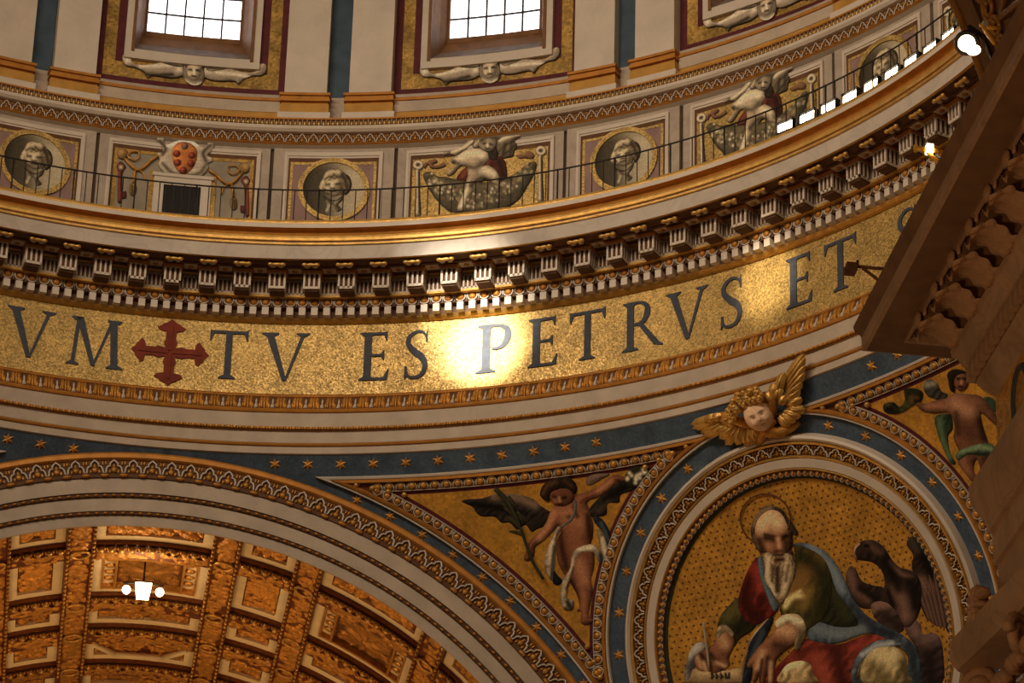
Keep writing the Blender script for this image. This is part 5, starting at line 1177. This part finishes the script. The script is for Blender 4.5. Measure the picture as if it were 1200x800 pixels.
# ---- half-draped figure in the other spandrel
c8 = crop(1040, 420, 3.64); Qf = figure(spr, c8, 3.64, 0.8)
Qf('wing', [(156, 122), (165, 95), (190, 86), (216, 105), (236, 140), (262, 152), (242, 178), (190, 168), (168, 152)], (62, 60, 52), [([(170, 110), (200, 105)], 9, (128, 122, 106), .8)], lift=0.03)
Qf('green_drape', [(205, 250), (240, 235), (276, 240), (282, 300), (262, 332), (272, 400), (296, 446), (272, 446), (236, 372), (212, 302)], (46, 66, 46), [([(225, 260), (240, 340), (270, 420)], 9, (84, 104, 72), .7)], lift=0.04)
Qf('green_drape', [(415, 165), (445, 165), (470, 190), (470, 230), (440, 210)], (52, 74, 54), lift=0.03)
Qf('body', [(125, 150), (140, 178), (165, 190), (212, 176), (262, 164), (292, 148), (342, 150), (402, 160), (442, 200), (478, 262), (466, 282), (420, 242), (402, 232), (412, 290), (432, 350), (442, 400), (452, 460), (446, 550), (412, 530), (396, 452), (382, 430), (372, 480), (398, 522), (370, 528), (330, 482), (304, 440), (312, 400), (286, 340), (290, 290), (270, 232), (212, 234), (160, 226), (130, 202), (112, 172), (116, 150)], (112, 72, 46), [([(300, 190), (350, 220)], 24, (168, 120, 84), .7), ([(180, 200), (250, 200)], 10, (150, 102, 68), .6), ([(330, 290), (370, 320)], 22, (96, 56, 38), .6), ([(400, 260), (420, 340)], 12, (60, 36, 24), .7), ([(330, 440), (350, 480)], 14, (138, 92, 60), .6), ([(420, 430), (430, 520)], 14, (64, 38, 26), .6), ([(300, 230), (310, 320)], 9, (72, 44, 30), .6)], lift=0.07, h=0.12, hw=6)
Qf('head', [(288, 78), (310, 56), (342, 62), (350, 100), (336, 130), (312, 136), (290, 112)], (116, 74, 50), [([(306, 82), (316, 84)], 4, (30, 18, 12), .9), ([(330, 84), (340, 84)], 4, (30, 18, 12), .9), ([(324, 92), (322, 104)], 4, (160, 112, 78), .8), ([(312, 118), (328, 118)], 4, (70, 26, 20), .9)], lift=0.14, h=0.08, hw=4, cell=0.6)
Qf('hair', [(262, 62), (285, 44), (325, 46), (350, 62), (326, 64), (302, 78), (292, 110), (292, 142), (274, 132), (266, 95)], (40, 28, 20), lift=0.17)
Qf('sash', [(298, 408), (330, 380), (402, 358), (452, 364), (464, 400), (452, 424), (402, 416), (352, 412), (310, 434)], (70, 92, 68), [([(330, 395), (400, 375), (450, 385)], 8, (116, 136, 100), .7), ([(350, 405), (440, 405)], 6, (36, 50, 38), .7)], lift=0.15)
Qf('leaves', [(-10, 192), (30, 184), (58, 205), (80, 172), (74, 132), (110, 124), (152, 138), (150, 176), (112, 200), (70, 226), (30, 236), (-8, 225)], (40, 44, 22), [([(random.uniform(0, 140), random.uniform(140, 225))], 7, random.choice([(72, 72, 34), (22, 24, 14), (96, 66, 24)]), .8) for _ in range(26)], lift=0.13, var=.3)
RELIEF, GAIN = 1.0, 1.0

# ------------------------------------------------------------------ gilded cherub head with wings over the round mosaic
CD = dirv(46.2, 33.85)
cx_ = Vector((math.cos(R_(46.2)), -math.sin(R_(46.2)), 0)); CM = frame_on(CD, cx_, 0.0)
cher = empty('cherub_head'); cher.matrix_world = CM
tag(cher, 'gilded winged cherub head sculpture above the round mosaic', 'sculpture')
k_ = 0.0212/6.667
def cp(X, Y, y): return Vector(((X-620)*k_*1.22, -y, (400-Y)*k_))
def head_mesh(name, r, tilt, colr, mt, parent, loc):
    """child's face: one smooth displaced surface with brows, eyes, nose, cheeks, lips and chin"""
    nu, nv = 64, 48; V = []; C = []
    def g(x, z, cx, cz, sx, sz): return math.exp(-((x-cx)/sx)**2-((z-cz)/sz)**2)
    for i in range(nv+1):
        th = math.pi*i/nv
        for j in range(nu):
            ph = 2*math.pi*j/nu; x, y, z = math.sin(th)*math.cos(ph), math.sin(th)*math.sin(ph), math.cos(th)
            d = 0.0; col = np.array(lin(colr))
            if y < 0:
                d += 0.30*g(x, z, 0, -0.12, 0.11, 0.15)+0.10*g(x, z, 0, 0.08, 0.07, 0.18)
                for s_ in (-1, 1):
                    d += -0.15*g(x, z, s_*0.33, 0.10, 0.18, 0.11)+0.055*g(x, z, s_*0.33, 0.09, 0.10, 0.055)+0.06*g(x, z, s_*0.33, 0.27, 0.22, 0.07)+0.10*g(x, z, s_*0.42, -0.28, 0.20, 0.20)
                    e = g(x, z, s_*0.33, 0.07, 0.14, 0.055); col = col*(1-0.9*e)
                    col = col*(1-0.5*g(x, z, s_*0.33, 0.26, 0.2, 0.04))
                d += 0.07*g(x, z, 0, -0.42, 0.18, 0.05)+0.06*g(x, z, 0, -0.55, 0.15, 0.06)-0.06*g(x, z, 0, -0.485, 0.2, 0.025)+0.13*g(x, z, 0, -0.78, 0.2, 0.14)
                lp = g(x, z, 0, -0.48, 0.17, 0.07); col = col*(1-0.55*lp)+np.array(lin((150, 60, 44)))*0.55*lp
            q = r*(1+d); V.append((x*q*0.92, y*q*0.95, z*q*1.04)); C.append((*col, 1))
    F = [(i*nu+j, (i+1)*nu+j, (i+1)*nu+(j+1) % nu, i*nu+(j+1) % nu) for i in range(nv) for j in range(nu)]
    me = bpy.data.meshes.new(name); me.from_pydata(V, [], F); me.materials.append(MATS[mt])
    me.polygons.foreach_set('use_smooth', [True]*len(F)); ca = me.color_attributes.new('Col', 'FLOAT_COLOR', 'POINT')
    ca.data.foreach_set('color', [q for c in C for q in c])
    o = new_obj(name, me, parent); o.location = loc; o.rotation_euler = tilt; return o
head_mesh('face', 0.41, (R_(4), R_(-10), R_(24)), (246, 206, 168), 'fresco', cher, cp(622, 415, 0.48)).data.materials[0]
rs = random.Random(3); b = MB()
for (X, Y) in [(435, 310), (452, 350), (475, 288), (500, 250), (540, 215), (585, 210), (560, 272), (512, 322), (545, 248), (612, 235), (640, 215), (682, 210), (692, 242), (632, 285), (664, 282), (582, 300), (500, 300), (610, 262), (458, 384), (700, 285), (450, 325), (712, 262)]:
    dpt = 0.52+0.24*math.cos((X-590)/160.0)*min(1.0, (Y-150)/130.0); r = rs.uniform(0.085, 0.125)
    c_ = cp(X, Y, dpt); b.ell(c_, (r, r*0.9, r), 0, 9, 6)
    pts = [c_+Vector((r*0.62*math.cos(t)*(1-t/9), -r*0.75, r*0.62*math.sin(t)*(1-t/9))) for t in np.linspace(0, 6.5, 11)]
    b.tube(pts, r*0.22, 0, n=5)
b.build('curls', 'gilt', cher)
b = MB(); b.ell(cp(605, 330, 0.40), (0.40, 0.34, 0.36), 0, 16, 10); b.build('hair', 'gilt_dark', cher)
def feather(parent, a, tip, w, mt='gilt'):
    a = Vector(a); tip = Vector(tip); n = 7; t = (tip-a); L = t.length; t.normalize()
    s_ = t.cross(Vector((0, 1, 0))).normalized(); nrm = s_.cross(t)
    b = MB(); V = []; F = []
    for i in range(n+1):
        f_ = i/n; wd_ = w*(0.55+0.6*math.sin(math.pi*min(1, f_*0.75+0.12)))*(1 if f_ < 0.85 else math.sqrt(max(0.06, 1-((f_-0.85)/0.15)**2)))
        c_ = a+t*(L*f_)+Vector((0, -0.06*math.sin(math.pi*f_), 0))
        for q, hh in ((-1, 0.02), (-0.5, -0.03), (0, -0.055), (0.5, -0.03), (1, 0.02)): V.append(c_+s_*(q*wd_)+Vector((0, hh, 0)))
    for i in range(n):
        for j in range(4): F.append((i*5+j, i*5+j+1, i*5+j+6, i*5+j+5))
    b.add(V, F, 0, True); b.tube([a+Vector((0, -0.05, 0)), a+t*(L*0.5)+Vector((0, -0.125, 0)), a+t*(L*0.97)+Vector((0, -0.06, 0))], [0.03, 0.025, 0.012], 0, n=5)
    return b.build('feather', mt, parent)
def wing(arm, fe):
    b = MB(); b.tube([cp(*p) for p in arm], [0.10, 0.14, 0.13, 0.07], 0, n=8); w_ = b.build('wing', 'gilt_old', cher)
    for (x0, y0, x1, y1, dp, wd_) in fe: feather(w_, cp(x0, y0, dp), cp(x1, y1, dp-0.05), wd_*1.25)
wing([(560, 520, 0.25), (470, 440, 0.38), (370, 350, 0.36), (270, 325, 0.25)],
     [(330, 350, 55, 340, .20, .10), (340, 365, 62, 372, .23, .09), (360, 385, 115, 425, .24, .10), (380, 410, 130, 462, .27, .10), (400, 430, 240, 470, .33, .10), (410, 440, 255, 512, .36, .10), (420, 460, 275, 575, .30, .10),
      (440, 470, 360, 600, .33, .10), (470, 490, 425, 630, .32, .10), (500, 500, 470, 630, .35, .10), (530, 510, 515, 620, .35, .09), (300, 330, 180, 335, .34, .08), (340, 340, 250, 330, .38, .08), (390, 370, 310, 380, .40, .09), (420, 400, 350, 430, .42, .09)])
wing([(690, 470, 0.30), (730, 380, 0.42), (780, 260, 0.36), (860, 200, 0.25)],
     [(820, 260, 1045, 58, .22, .09), (830, 280, 1048, 90, .25, .09), (840, 300, 1030, 150, .27, .09), (840, 320, 1015, 205, .29, .09), (840, 340, 975, 265, .32, .10), (830, 370, 945, 320, .34, .10), (830, 400, 940, 390, .33, .10),
      (810, 430, 930, 485, .30, .10), (790, 450, 890, 520, .33, .10), (770, 470, 850, 545, .35, .10), (745, 480, 800, 570, .37, .10), (760, 320, 785, 205, .40, .09), (740, 350, 720, 250, .44, .09), (790, 300, 880, 150, .38, .09), (780, 340, 830, 250, .43, .09), (790, 380, 850, 330, .42, .09)])
b = MB()
b.tube([cp(490, 655, .15), cp(560, 600, .30), cp(610, 545, .38), cp(640, 570, .40), cp(700, 600, .30), cp(790, 590, .2), cp(840, 570, .1)], [0.08, 0.12, 0.15, 0.16, 0.15, 0.12, 0.07], 0, n=8)
b.tube([cp(520, 520, .3), cp(600, 545, .36), cp(650, 530, .4), cp(710, 490, .38)], [0.09, 0.12, 0.12, 0.08], 0, n=8)
b.build('collar_drapery', 'gilt_old', cher)
# ------------------------------------------------------------------ nave entablature on the right, corner towards the crossing
NX, NY = 9.49, -18.59
nprof = [(-0.10, 26.45), (-0.08, 26.34), (-0.02, 26.27), (0.0, 26.22), (0.0, 26.0), (0.06, 25.98), (0.50, 25.98), (0.52, 25.93), (0.58, 25.93), (0.60, 26.04), (1.14, 26.04), (1.16, 25.58), (1.08, 25.56), (1.10, 25.46), (1.18, 25.38), (1.26, 25.26), (1.32, 25.24), (1.36, 25.22), (1.36, 24.92), (1.40, 24.90), (1.44, 24.80), (1.52, 24.70), (1.60, 24.62), (1.60, 23.38), (1.30, 23.36), (1.24, 23.28), (1.26, 23.02), (1.36, 22.80), (1.44, 22.62), (1.44, 22.50), (1.50, 22.49), (1.50, 21.98), (1.55, 21.97), (1.55, 21.42), (1.60, 21.41), (1.60, 20.92), (2.2, 20.91)]
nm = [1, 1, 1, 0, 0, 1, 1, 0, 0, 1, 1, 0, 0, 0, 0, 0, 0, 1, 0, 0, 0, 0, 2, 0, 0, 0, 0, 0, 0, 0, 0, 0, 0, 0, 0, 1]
b = MB(); k = len(nprof)
for st in range(4):
    for p_, z in nprof:
        b.v.append(((NX+p_, -56.0, z), (NX+p_, NY-p_, z), (24.0, NY-p_, z), (24.0, NY-p_, z))[st])
for st in range(2):
    for j in range(k-1):
        b.f.append([st*k+j, st*k+k+j, st*k+k+j+1, st*k+j+1]); b.m.append(nm[j]); b.s.append(False)
b.add([(NX-0.1, -56, 26.45), (NX-0.1, NY+0.1, 26.45), (24, NY+0.1, 26.45), (24, -56, 26.45)], [(0, 1, 2, 3)], 0)
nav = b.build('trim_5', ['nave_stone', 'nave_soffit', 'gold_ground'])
structure(nav, 'dark brown nave cornice corner jutting in at the right', 'cornice')
# acanthus brackets under the cornice
def bracket_mesh():
    b = MB()
    P = [(0.0, 0.10), (0.0, -0.30), (-0.06, -0.36), (-0.14, -0.34), (-0.22, -0.24), (-0.36, -0.16), (-0.48, -0.16), (-0.58, -0.08), (-0.58, 0.0), (-0.54, 0.10)]
    n = len(P); w = 0.20
    V = [(x, -w, z) for x, z in P]+[(x, w, z) for x, z in P]
    b.add(V, [tuple(range(n)), tuple(range(2*n-1, n-1, -1))], 0); b.add(V, [(i, (i+1) % n, (i+1) % n+n, i+n) for i in range(n)], 0)
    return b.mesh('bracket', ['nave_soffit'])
def leaf_mesh():
    """acanthus leaf hugging the underside of the bracket: lobed blade, ribs, curled tip"""
    b = MB(); sp = smooth_open([(-0.02, -0.42), (-0.14, -0.46), (-0.28, -0.38), (-0.42, -0.28), (-0.56, -0.28), (-0.66, -0.36), (-0.66, -0.46)], 4)
    n = len(sp); m = 13; V = []
    for i in range(n):
        f = i/(n-1); w = (0.20+0.16*math.sin(math.pi*min(1, 0.15+f*0.8)))*(1-0.55*max(0, f-0.7)/0.3)*(0.78+0.30*abs(math.sin(math.pi*4.5*f)))
        for j in range(m):
            q = -1+2*j/(m-1); rib = 0.022*math.cos(q*math.pi*5)
            V.append((sp[i][0]+0.05*abs(q)*(1 if f < 0.8 else -0.4), q*w, sp[i][1]+0.10*abs(q)**1.5-rib))
    F = [(i*m+j, i*m+j+1, (i+1)*m+j+1, (i+1)*m+j) for i in range(n-1) for j in range(m-1)]
    b.add(V, F, 0, True)
    for s_ in (-1, 1): b.tube([(-0.60, s_*0.20+0.03*math.cos(t)*(1-t/12), -0.05+0.09*math.sin(t)*(1-t/12)) for t in np.linspace(0, 8, 14)], 0.03, 0, n=5)
    b.ell((-0.66, 0, -0.10), (0.05, 0.16, 0.13), 0, 8, 5)
    return b.mesh('acanthus', ['nave_leaf'])
brm, lfm = bracket_mesh(), leaf_mesh()
for i in range(17):
    o = put('bracket', brm, nav, Matrix.Translation((NX+1.16, -20.05-i*0.98, 25.94))); put('acanthus', lfm, o, Matrix.Identity(4))
for i in range(5):
    o = put('bracket', brm, nav, Matrix.Translation((NX+1.6+i*0.98, NY-1.16, 25.94)) @ Matrix.Rotation(-math.pi/2, 4, 'Z')); put('acanthus', lfm, o, Matrix.Identity(4))
b = MB(); b.box((0, 0, 0), (0.14, 0.15, 0.24), 0); ndm = b.mesh('dentil', ['nave_stone'])
for i in range(60): put('dentil', ndm, nav, Matrix.Translation((NX+1.32, -19.98-i*0.26, 25.07)))
for i in range(10): put('dentil', ndm, nav, Matrix.Translation((NX+1.5+i*0.26, NY-1.32, 25.07)))
# letters of the nave frieze, seen almost edge on
for yy, rr_ in ((-21.5, 0.36), (-22.8, 0.34)):
    b = MB(); b.tube([(NX+1.60, yy+rr_*math.cos(t), 23.98+0.48*math.sin(t)) for t in np.linspace(0, 2*math.pi, 26, endpoint=False)], 0.055, 0, n=5, closed=True); o = b.build('letter', 'letter', nav)
# pilaster and leafy capital under the entablature
PX0, PY0 = NX+1.72, NY-1.72
b = MB(); b.box((PX0+2.0, PY0-3.0, 10.0), (4.0, 6.0, 20.0), 0)
pier = b.build('wall_pier', 'nave_stone'); structure(pier, 'brown stone pier with leafy capital at the lower right edge', 'pier')
b = MB()
ab = [(-0.78, 0.78), (-0.70, 0.82), (-0.45, 0.62), (0.4, 0.55)]
V = []
for z in (20.45, 20.62, 20.91):
    e = 0.0 if z > 20.5 else -0.08
    for (dx, dy) in ((-0.80-e, 0.62+e), (-0.62-e, 0.80+e), (-0.35-e*2, 0.45+e), (3.0, 0.45+e), (3.0, -0.2), (3.0, -4.2), (-0.35-e*2, -4.2)): V.append((PX0+dx, PY0+dy, z))
n = 7
b.add(V, [tuple(range(n-1, -1, -1)), tuple(range(2*n, 3*n))]+[(l*n+i, l*n+(i+1) % n, (l+1)*n+(i+1) % n, (l+1)*n+i) for l in range(2) for i in range(n)], 0)
cap = b.build('abacus', 'nave_stone', pier)
b = MB()
def aleaf(base, out, h, w, n=7):
    """acanthus leaf standing against the bell and curling outwards at its tip"""
    base = Vector(base); out = Vector(out).normalized(); s_ = out.cross(Vector((0, 0, 1)))
    for i in range(n):
        f_ = i/(n-1); c_ = base+Vector((0, 0, h*(f_ if f_ < 0.8 else 0.8+0.2*math.sin((f_-0.8)*5*math.pi))))+out*(0.06+0.42*max(0, f_-0.45)**1.3*2)
        ww = w*(0.6+0.5*math.sin(math.pi*min(1, f_*0.9+0.1)))
        for q in (-1, -0.45, 0.45, 1): b.ell(c_+s_*(q*ww*0.5)-out*(abs(q)*0.05), (0.16*w+0.03, 0.10, 0.12), 0, 6, 4, Matrix.Rotation(q*0.4, 3, 'X'))
for lvl, (z0, hh) in enumerate(((18.3, 1.0), (19.0, 1.1))):
    for i in range(5): aleaf((PX0, PY0-0.25-i*0.75-lvl*0.37, z0), (-1, 0, 0), hh, 0.62)
    for i in range(3): aleaf((PX0+0.25+i*0.75, PY0, z0), (0, 1, 0), hh, 0.62)
    aleaf((PX0-0.05, PY0+0.05, z0), (-1, 1, 0), hh*1.05, 0.5)
b.build('acanthus', 'nave_leaf', pier)
b = MB()
for (cx2, cy2, ax) in ((PX0-0.42, PY0+0.42, (-1, 1)), (PX0-0.42, PY0-1.6, (-1, -1))):
    pts = [(cx2+ax[0]*0.30*(1-q/14)*math.cos(q)*0.7, cy2+ax[1]*0.30*(1-q/14)*math.cos(q)*0.7, 20.15+0.30*(1-q/14)*math.sin(q)) for q in np.linspace(0, 12, 40)]
    b.tube(pts, 0.085, 0, n=6)
for q in range(14):                                                       # flower of the abacus: small overlapping leaves
    t = q*0.9; r0 = 0.12+0.02*q
    b.ell((PX0-0.62, PY0-0.30+r0*math.cos(t)*0.9, 21.12+r0*math.sin(t)*0.55), (0.13, 0.13, 0.05), 0, 7, 5, Matrix.Rotation(t, 3, 'X'))
b.build('volute', 'nave_leaf', pier)

# ---- start of the nave vault above that cornice
RN = 11.45
def nvp(t, y, dr=0.0):
    a = R_(t); return ((RN+dr)*math.sin(a), y, ZC+(RN+dr)*math.cos(a))
b = MB()
for (y0, y1, dr) in ((-20.3, -20.9, 0.0), (-20.9, -40.0, 0.14)):
    V = []
    for i in range(25):
        t = 56+40*i/24; V += [nvp(t, y0, dr), nvp(t, y1, dr)]
    b.add(V, [(2*i, 2*i+1, 2*i+3, 2*i+2) for i in range(24)], 0)
V = []
for i in range(25):
    t = 56+40*i/24; V += [nvp(t, -20.3, 0), nvp(t, -20.3, 1.6)]
b.add(V, [(2*i, 2*i+1, 2*i+3, 2*i+2) for i in range(24)], 0)
nvl = b.build('ceiling', 'nave_soffit'); structure(nvl, 'dark edge of the nave vault with scrollwork in the top right corner', 'ceiling')
for i in range(10):
    t0 = 60+i*3.4
    for (ta_, ya, tb_, yb) in ((t0, -21.6, t0+3.4, -24.0), (t0+3.4, -21.6, t0, -24.0)):
        b = MB(); b.tube([nvp(ta_, ya, 0.03), nvp(tb_, yb, 0.03)], 0.07, 0, n=5); b.build('lattice_bar', 'gilt_dark', nvl)
for i in range(22):
    t0 = 58+i*1.7; b = MB()
    b.tube([nvp(t0+1.0*math.cos(q)*(1-q/16), -21.2+0.24*math.sin(q)*(1-q/16), 0.06) for q in np.linspace(0, 10, 26)], 0.045, 0, n=5); b.build('scroll', 'gilt_dark', nvl)
b = MB(); b.tube([nvp(t, -20.36, -0.02) for t in np.linspace(56, 96, 40)], 0.07, 0, n=6); b.build('edge_roll', 'gilt_dark', nvl)

# ------------------------------------------------------------------ iron railing along the cornice
rail = empty('railing', (0, 0, 47.61)); tag(rail, 'thin dark iron railing curving along the top of the dome cornice', 'railing')
RR = 19.5
def arc_pts(r, z, a0, a1, st=1.0): return [cyl(q, r, z) for q in np.arange(a0, a1+st, st)]
b = MB(); b.tube(arc_pts(RR, 48.80-47.61, -19, 72), 0.024, 0, n=5); b.build('top_rail', 'iron', rail)
b = MB(); b.tube(arc_pts(RR, 0.16, -19, 72), 0.018, 0, n=4); b.build('bottom_rail', 'iron', rail)
b = MB(); b.tube([(0, 0, 0), (0, 0, 1.19)], 0.015, 0, n=5); bal = b.mesh('baluster', ['iron'])
b = MB(); b.tube([(0, 0, 0), (0, 0, 1.21)], 0.026, 0, n=6); post = b.mesh('post', ['iron'])
i = 0; a = -18.6
while a < 72:
    put('post' if i % 5 == 0 else 'baluster', post if i % 5 == 0 else bal, rail, Matrix.Translation(cyl(a, RR, 0.0))); a += 0.982; i += 1

# ------------------------------------------------------------------ floodlights standing behind the railing
b = MB(); b.box((0, 0.07, 0), (0.50, 0.16, 0.27), 0)
for s_ in (-1, 1): b.box((s_*0.265, 0.03, 0), (0.03, 0.16, 0.30), 0)
b.box((0, 0.03, 0.15), (0.56, 0.18, 0.03), 0)
for q in range(5): b.box((-0.2+0.1*q, 0.17, 0), (0.015, 0.06, 0.22), 0)
fh = b.mesh('housing', ['black_paint'])
b = MB(); b.box((0, -0.015, 0), (0.46, 0.02, 0.21), 0); fg = b.mesh('lens', ['flood_glass'])
b = MB(); b.tube([(-0.30, 0.05, 0), (-0.30, 0.05, -0.30), (-0.2, 0.05, -0.36), (0.2, 0.05, -0.36), (0.30, 0.05, -0.30), (0.30, 0.05, 0)], 0.02, 0, n=5); b.tube([(0, 0.05, -0.36), (0, 0.05, -0.60)], 0.03, 0, n=6); b.box((0, 0.05, -0.585), (0.22, 0.22, 0.02), 0)
fy_ = b.mesh('yoke', ['iron'])
ORD = ('leftmost', 'second', 'third', 'fourth', 'middle', 'sixth', 'seventh', 'eighth', 'rightmost')
for i, a in enumerate((50.77, 52.93, 55.06, 57.24, 59.46, 61.68, 63.86, 66.03, 68.17)):
    e = empty('floodlight'); e.matrix_world = ring_M(a, 19.62, 48.21)
    lb = '%s glowing floodlight of the row on the dome cornice' % ORD[i] if ORD[i] in ('leftmost', 'middle', 'rightmost') else '%s from the left of the glowing floodlights on the dome cornice' % ORD[i]
    tag(e, lb, 'floodlight', 'floodlights on the dome cornice')
    tl = Matrix.Rotation(R_(-4), 4, 'X')
    h_ = put('housing', fh, e, tl); put('lens', fg, h_, Matrix.Identity(4)); put('yoke', fy_, e, Matrix.Identity(4))

# ------------------------------------------------------------------ lamp cluster hanging in the barrel vault
lv_ = vp(-0.8, 23.75, -0.72)
lamp = empty('lamp_cluster', lv_); tag(lamp, 'bright three-part lamp hanging from the gilded barrel vault', 'lamp')
b = MB()
b.tube([(0, 0.1, 0.26), (0, 0.1, 0.96)], 0.03, 0, n=6); b.box((0, 0.1, 0.24), (0.46, 0.30, 0.06), 0); b.tube([(-0.55, 0.05, 0.22), (0.55, 0.05, 0.22)], 0.025, 0, n=6)
for s_ in (-1, 1): b.tube([(s_*0.45, 0.05, 0.22), (s_*0.45, 0.05, 0.10)], 0.02, 0, n=5)
b.build('bracket', 'iron', lamp)
b = MB(); V = []
for z, w in ((-0.20, 0.16), (0.20, 0.22)): V += [(-w, -0.12, z), (w, -0.12, z), (w, 0.14, z), (-w, 0.14, z)]
b.add(V, [(3, 2, 1, 0), (4, 5, 6, 7)]+[(i, (i+1) % 4, (i+1) % 4+4, i+4) for i in range(4)], 0); b.build('lantern', 'lamp_glass', lamp)
for s_ in (-1, 1):
    b = MB(); b.ell((s_*0.45, 0.0, 0.0), (0.115, 0.10, 0.125), 0, 12, 8); b.build('globe', 'lamp_glass', lamp)
pd = bpy.data.lights.new('lamp_light', 'POINT'); pd.energy = 60; pd.color = (1.0, 0.66, 0.32); pd.shadow_soft_size = 0.4
po = bpy.data.objects.new('lamp_light', pd); COL.objects.link(po); po.location = (lv_[0], lv_[1]-0.35, lv_[2]-0.55)

# ------------------------------------------------------------------ spot lamp and bracket arms on the nave cornice edge
def pl_y(u, v, Y):
    d = rays(np.array([float(u)]), np.array([float(v)]))[0]; t = (Y-CAM_O[1])/d[1]; return Vector(CAM_O+t*d)
LP = pl_y(1133, 50, -24.6)
sl = empty('spot_lamp', (LP.x, LP.y, LP.z)); tag(sl, 'black round spot lamp with a bright white face above the nave cornice', 'lamp')
b = MB(); dn = Vector((-0.25, -0.72, -0.65)).normalized(); Rq = dn.to_track_quat('-Z', 'Y').to_matrix().to_4x4()
prof = [(0.17, -0.10), (0.18, 0.0), (0.17, 0.08), (0.14, 0.16), (0.09, 0.30), (0.04, 0.38)]
for i in range(len(prof)-1):
    for j in range(18):
        a, c_ = 2*math.pi*j/18, 2*math.pi*(j+1)/18; (r0, z0), (r1, z1) = prof[i], prof[i+1]
        b.add([Rq @ Vector((r0*math.cos(a), r0*math.sin(a), z0)), Rq @ Vector((r0*math.cos(c_), r0*math.sin(c_), z0)), Rq @ Vector((r1*math.cos(c_), r1*math.sin(c_), z1)), Rq @ Vector((r1*math.cos(a), r1*math.sin(a), z1))], [(0, 1, 2, 3)], 0, True)
b.build('housing', 'black_paint', sl)
b = MB(); b.add([Rq @ Vector((0.12*math.cos(2*math.pi*j/24), 0.12*math.sin(2*math.pi*j/24), -0.06)) for j in range(24)], [tuple(range(24))], 0); b.build('lens', 'lamp_glass', sl)
b = MB(); b.add([Rq @ Vector((0.10*math.cos(2*math.pi*j/24)-0.09, 0.075*math.sin(2*math.pi*j/24)-0.09, -0.12)) for j in range(24)], [tuple(range(24))], 0); b.build('reflector_ring', 'lamp_glass', sl)
b = MB(); b.tube([(0.05, 0.05, 0.3), (0.22, -0.05, 0.1), (0.36, -0.1, -0.4), (0.36, -0.1, 26.45-LP.z)], 0.035, 0, n=6); b.build('bracket', 'iron', sl)
def arm(label, pts, r, mt, boxes, Y):
    q = [pl_y(u, v, Y) for u, v in pts[0]]; e = empty('bracket_arm', q[0]); tag(e, label, 'bracket')
    for j, P_ in enumerate(pts):
        b = MB(); b.tube([pl_y(u, v, Y)-q[0] for u, v in P_], r, 0, n=6); b.build('pole' if j == 0 else 'strut', mt, e)
    for (u, v, d, nm_, m2) in boxes:
        b = MB(); b.box(pl_y(u, v, Y)-q[0], d, 0); b.build(nm_, m2, e)
    return e
arm('yellow bracket arm with a small white lamp beside the modillions', [[(1110, 178), (1089, 176), (1071, 173)], [(1106, 196), (1097, 188), (1087, 178)]], 0.032, 'yellow_paint', [(1089, 175, (0.09, 0.12, 0.12), 'lamp_head', 'lamp_glass'), (1073, 174, (0.05, 0.05, 0.10), 'end_plate', 'yellow_paint')], -23.3)
arm('brown projector on a forked pole in front of the last T', [[(1072, 318), (1030, 314.5), (1004, 312)], [(1062, 338), (1028, 327), (1011, 314)], [(1050, 316), (1052, 354)]], 0.026, 'wood', [(997, 315, (0.16, 0.22, 0.13), 'projector_body', 'wood'), (991, 318, (0.06, 0.10, 0.09), 'lens_hood', 'wood'), (1005, 309, (0.03, 0.03, 0.12), 'clamp', 'iron')], -19.4)
arm('small yellow bracket under the spot lamp by the nave cornice', [[(1172, 33), (1160, 32), (1148, 29)], [(1166, 52), (1156, 38), (1152, 31)]], 0.028, 'yellow_paint', [(1154, 29, (0.07, 0.10, 0.08), 'lamp_head', 'marble')], -25.2)
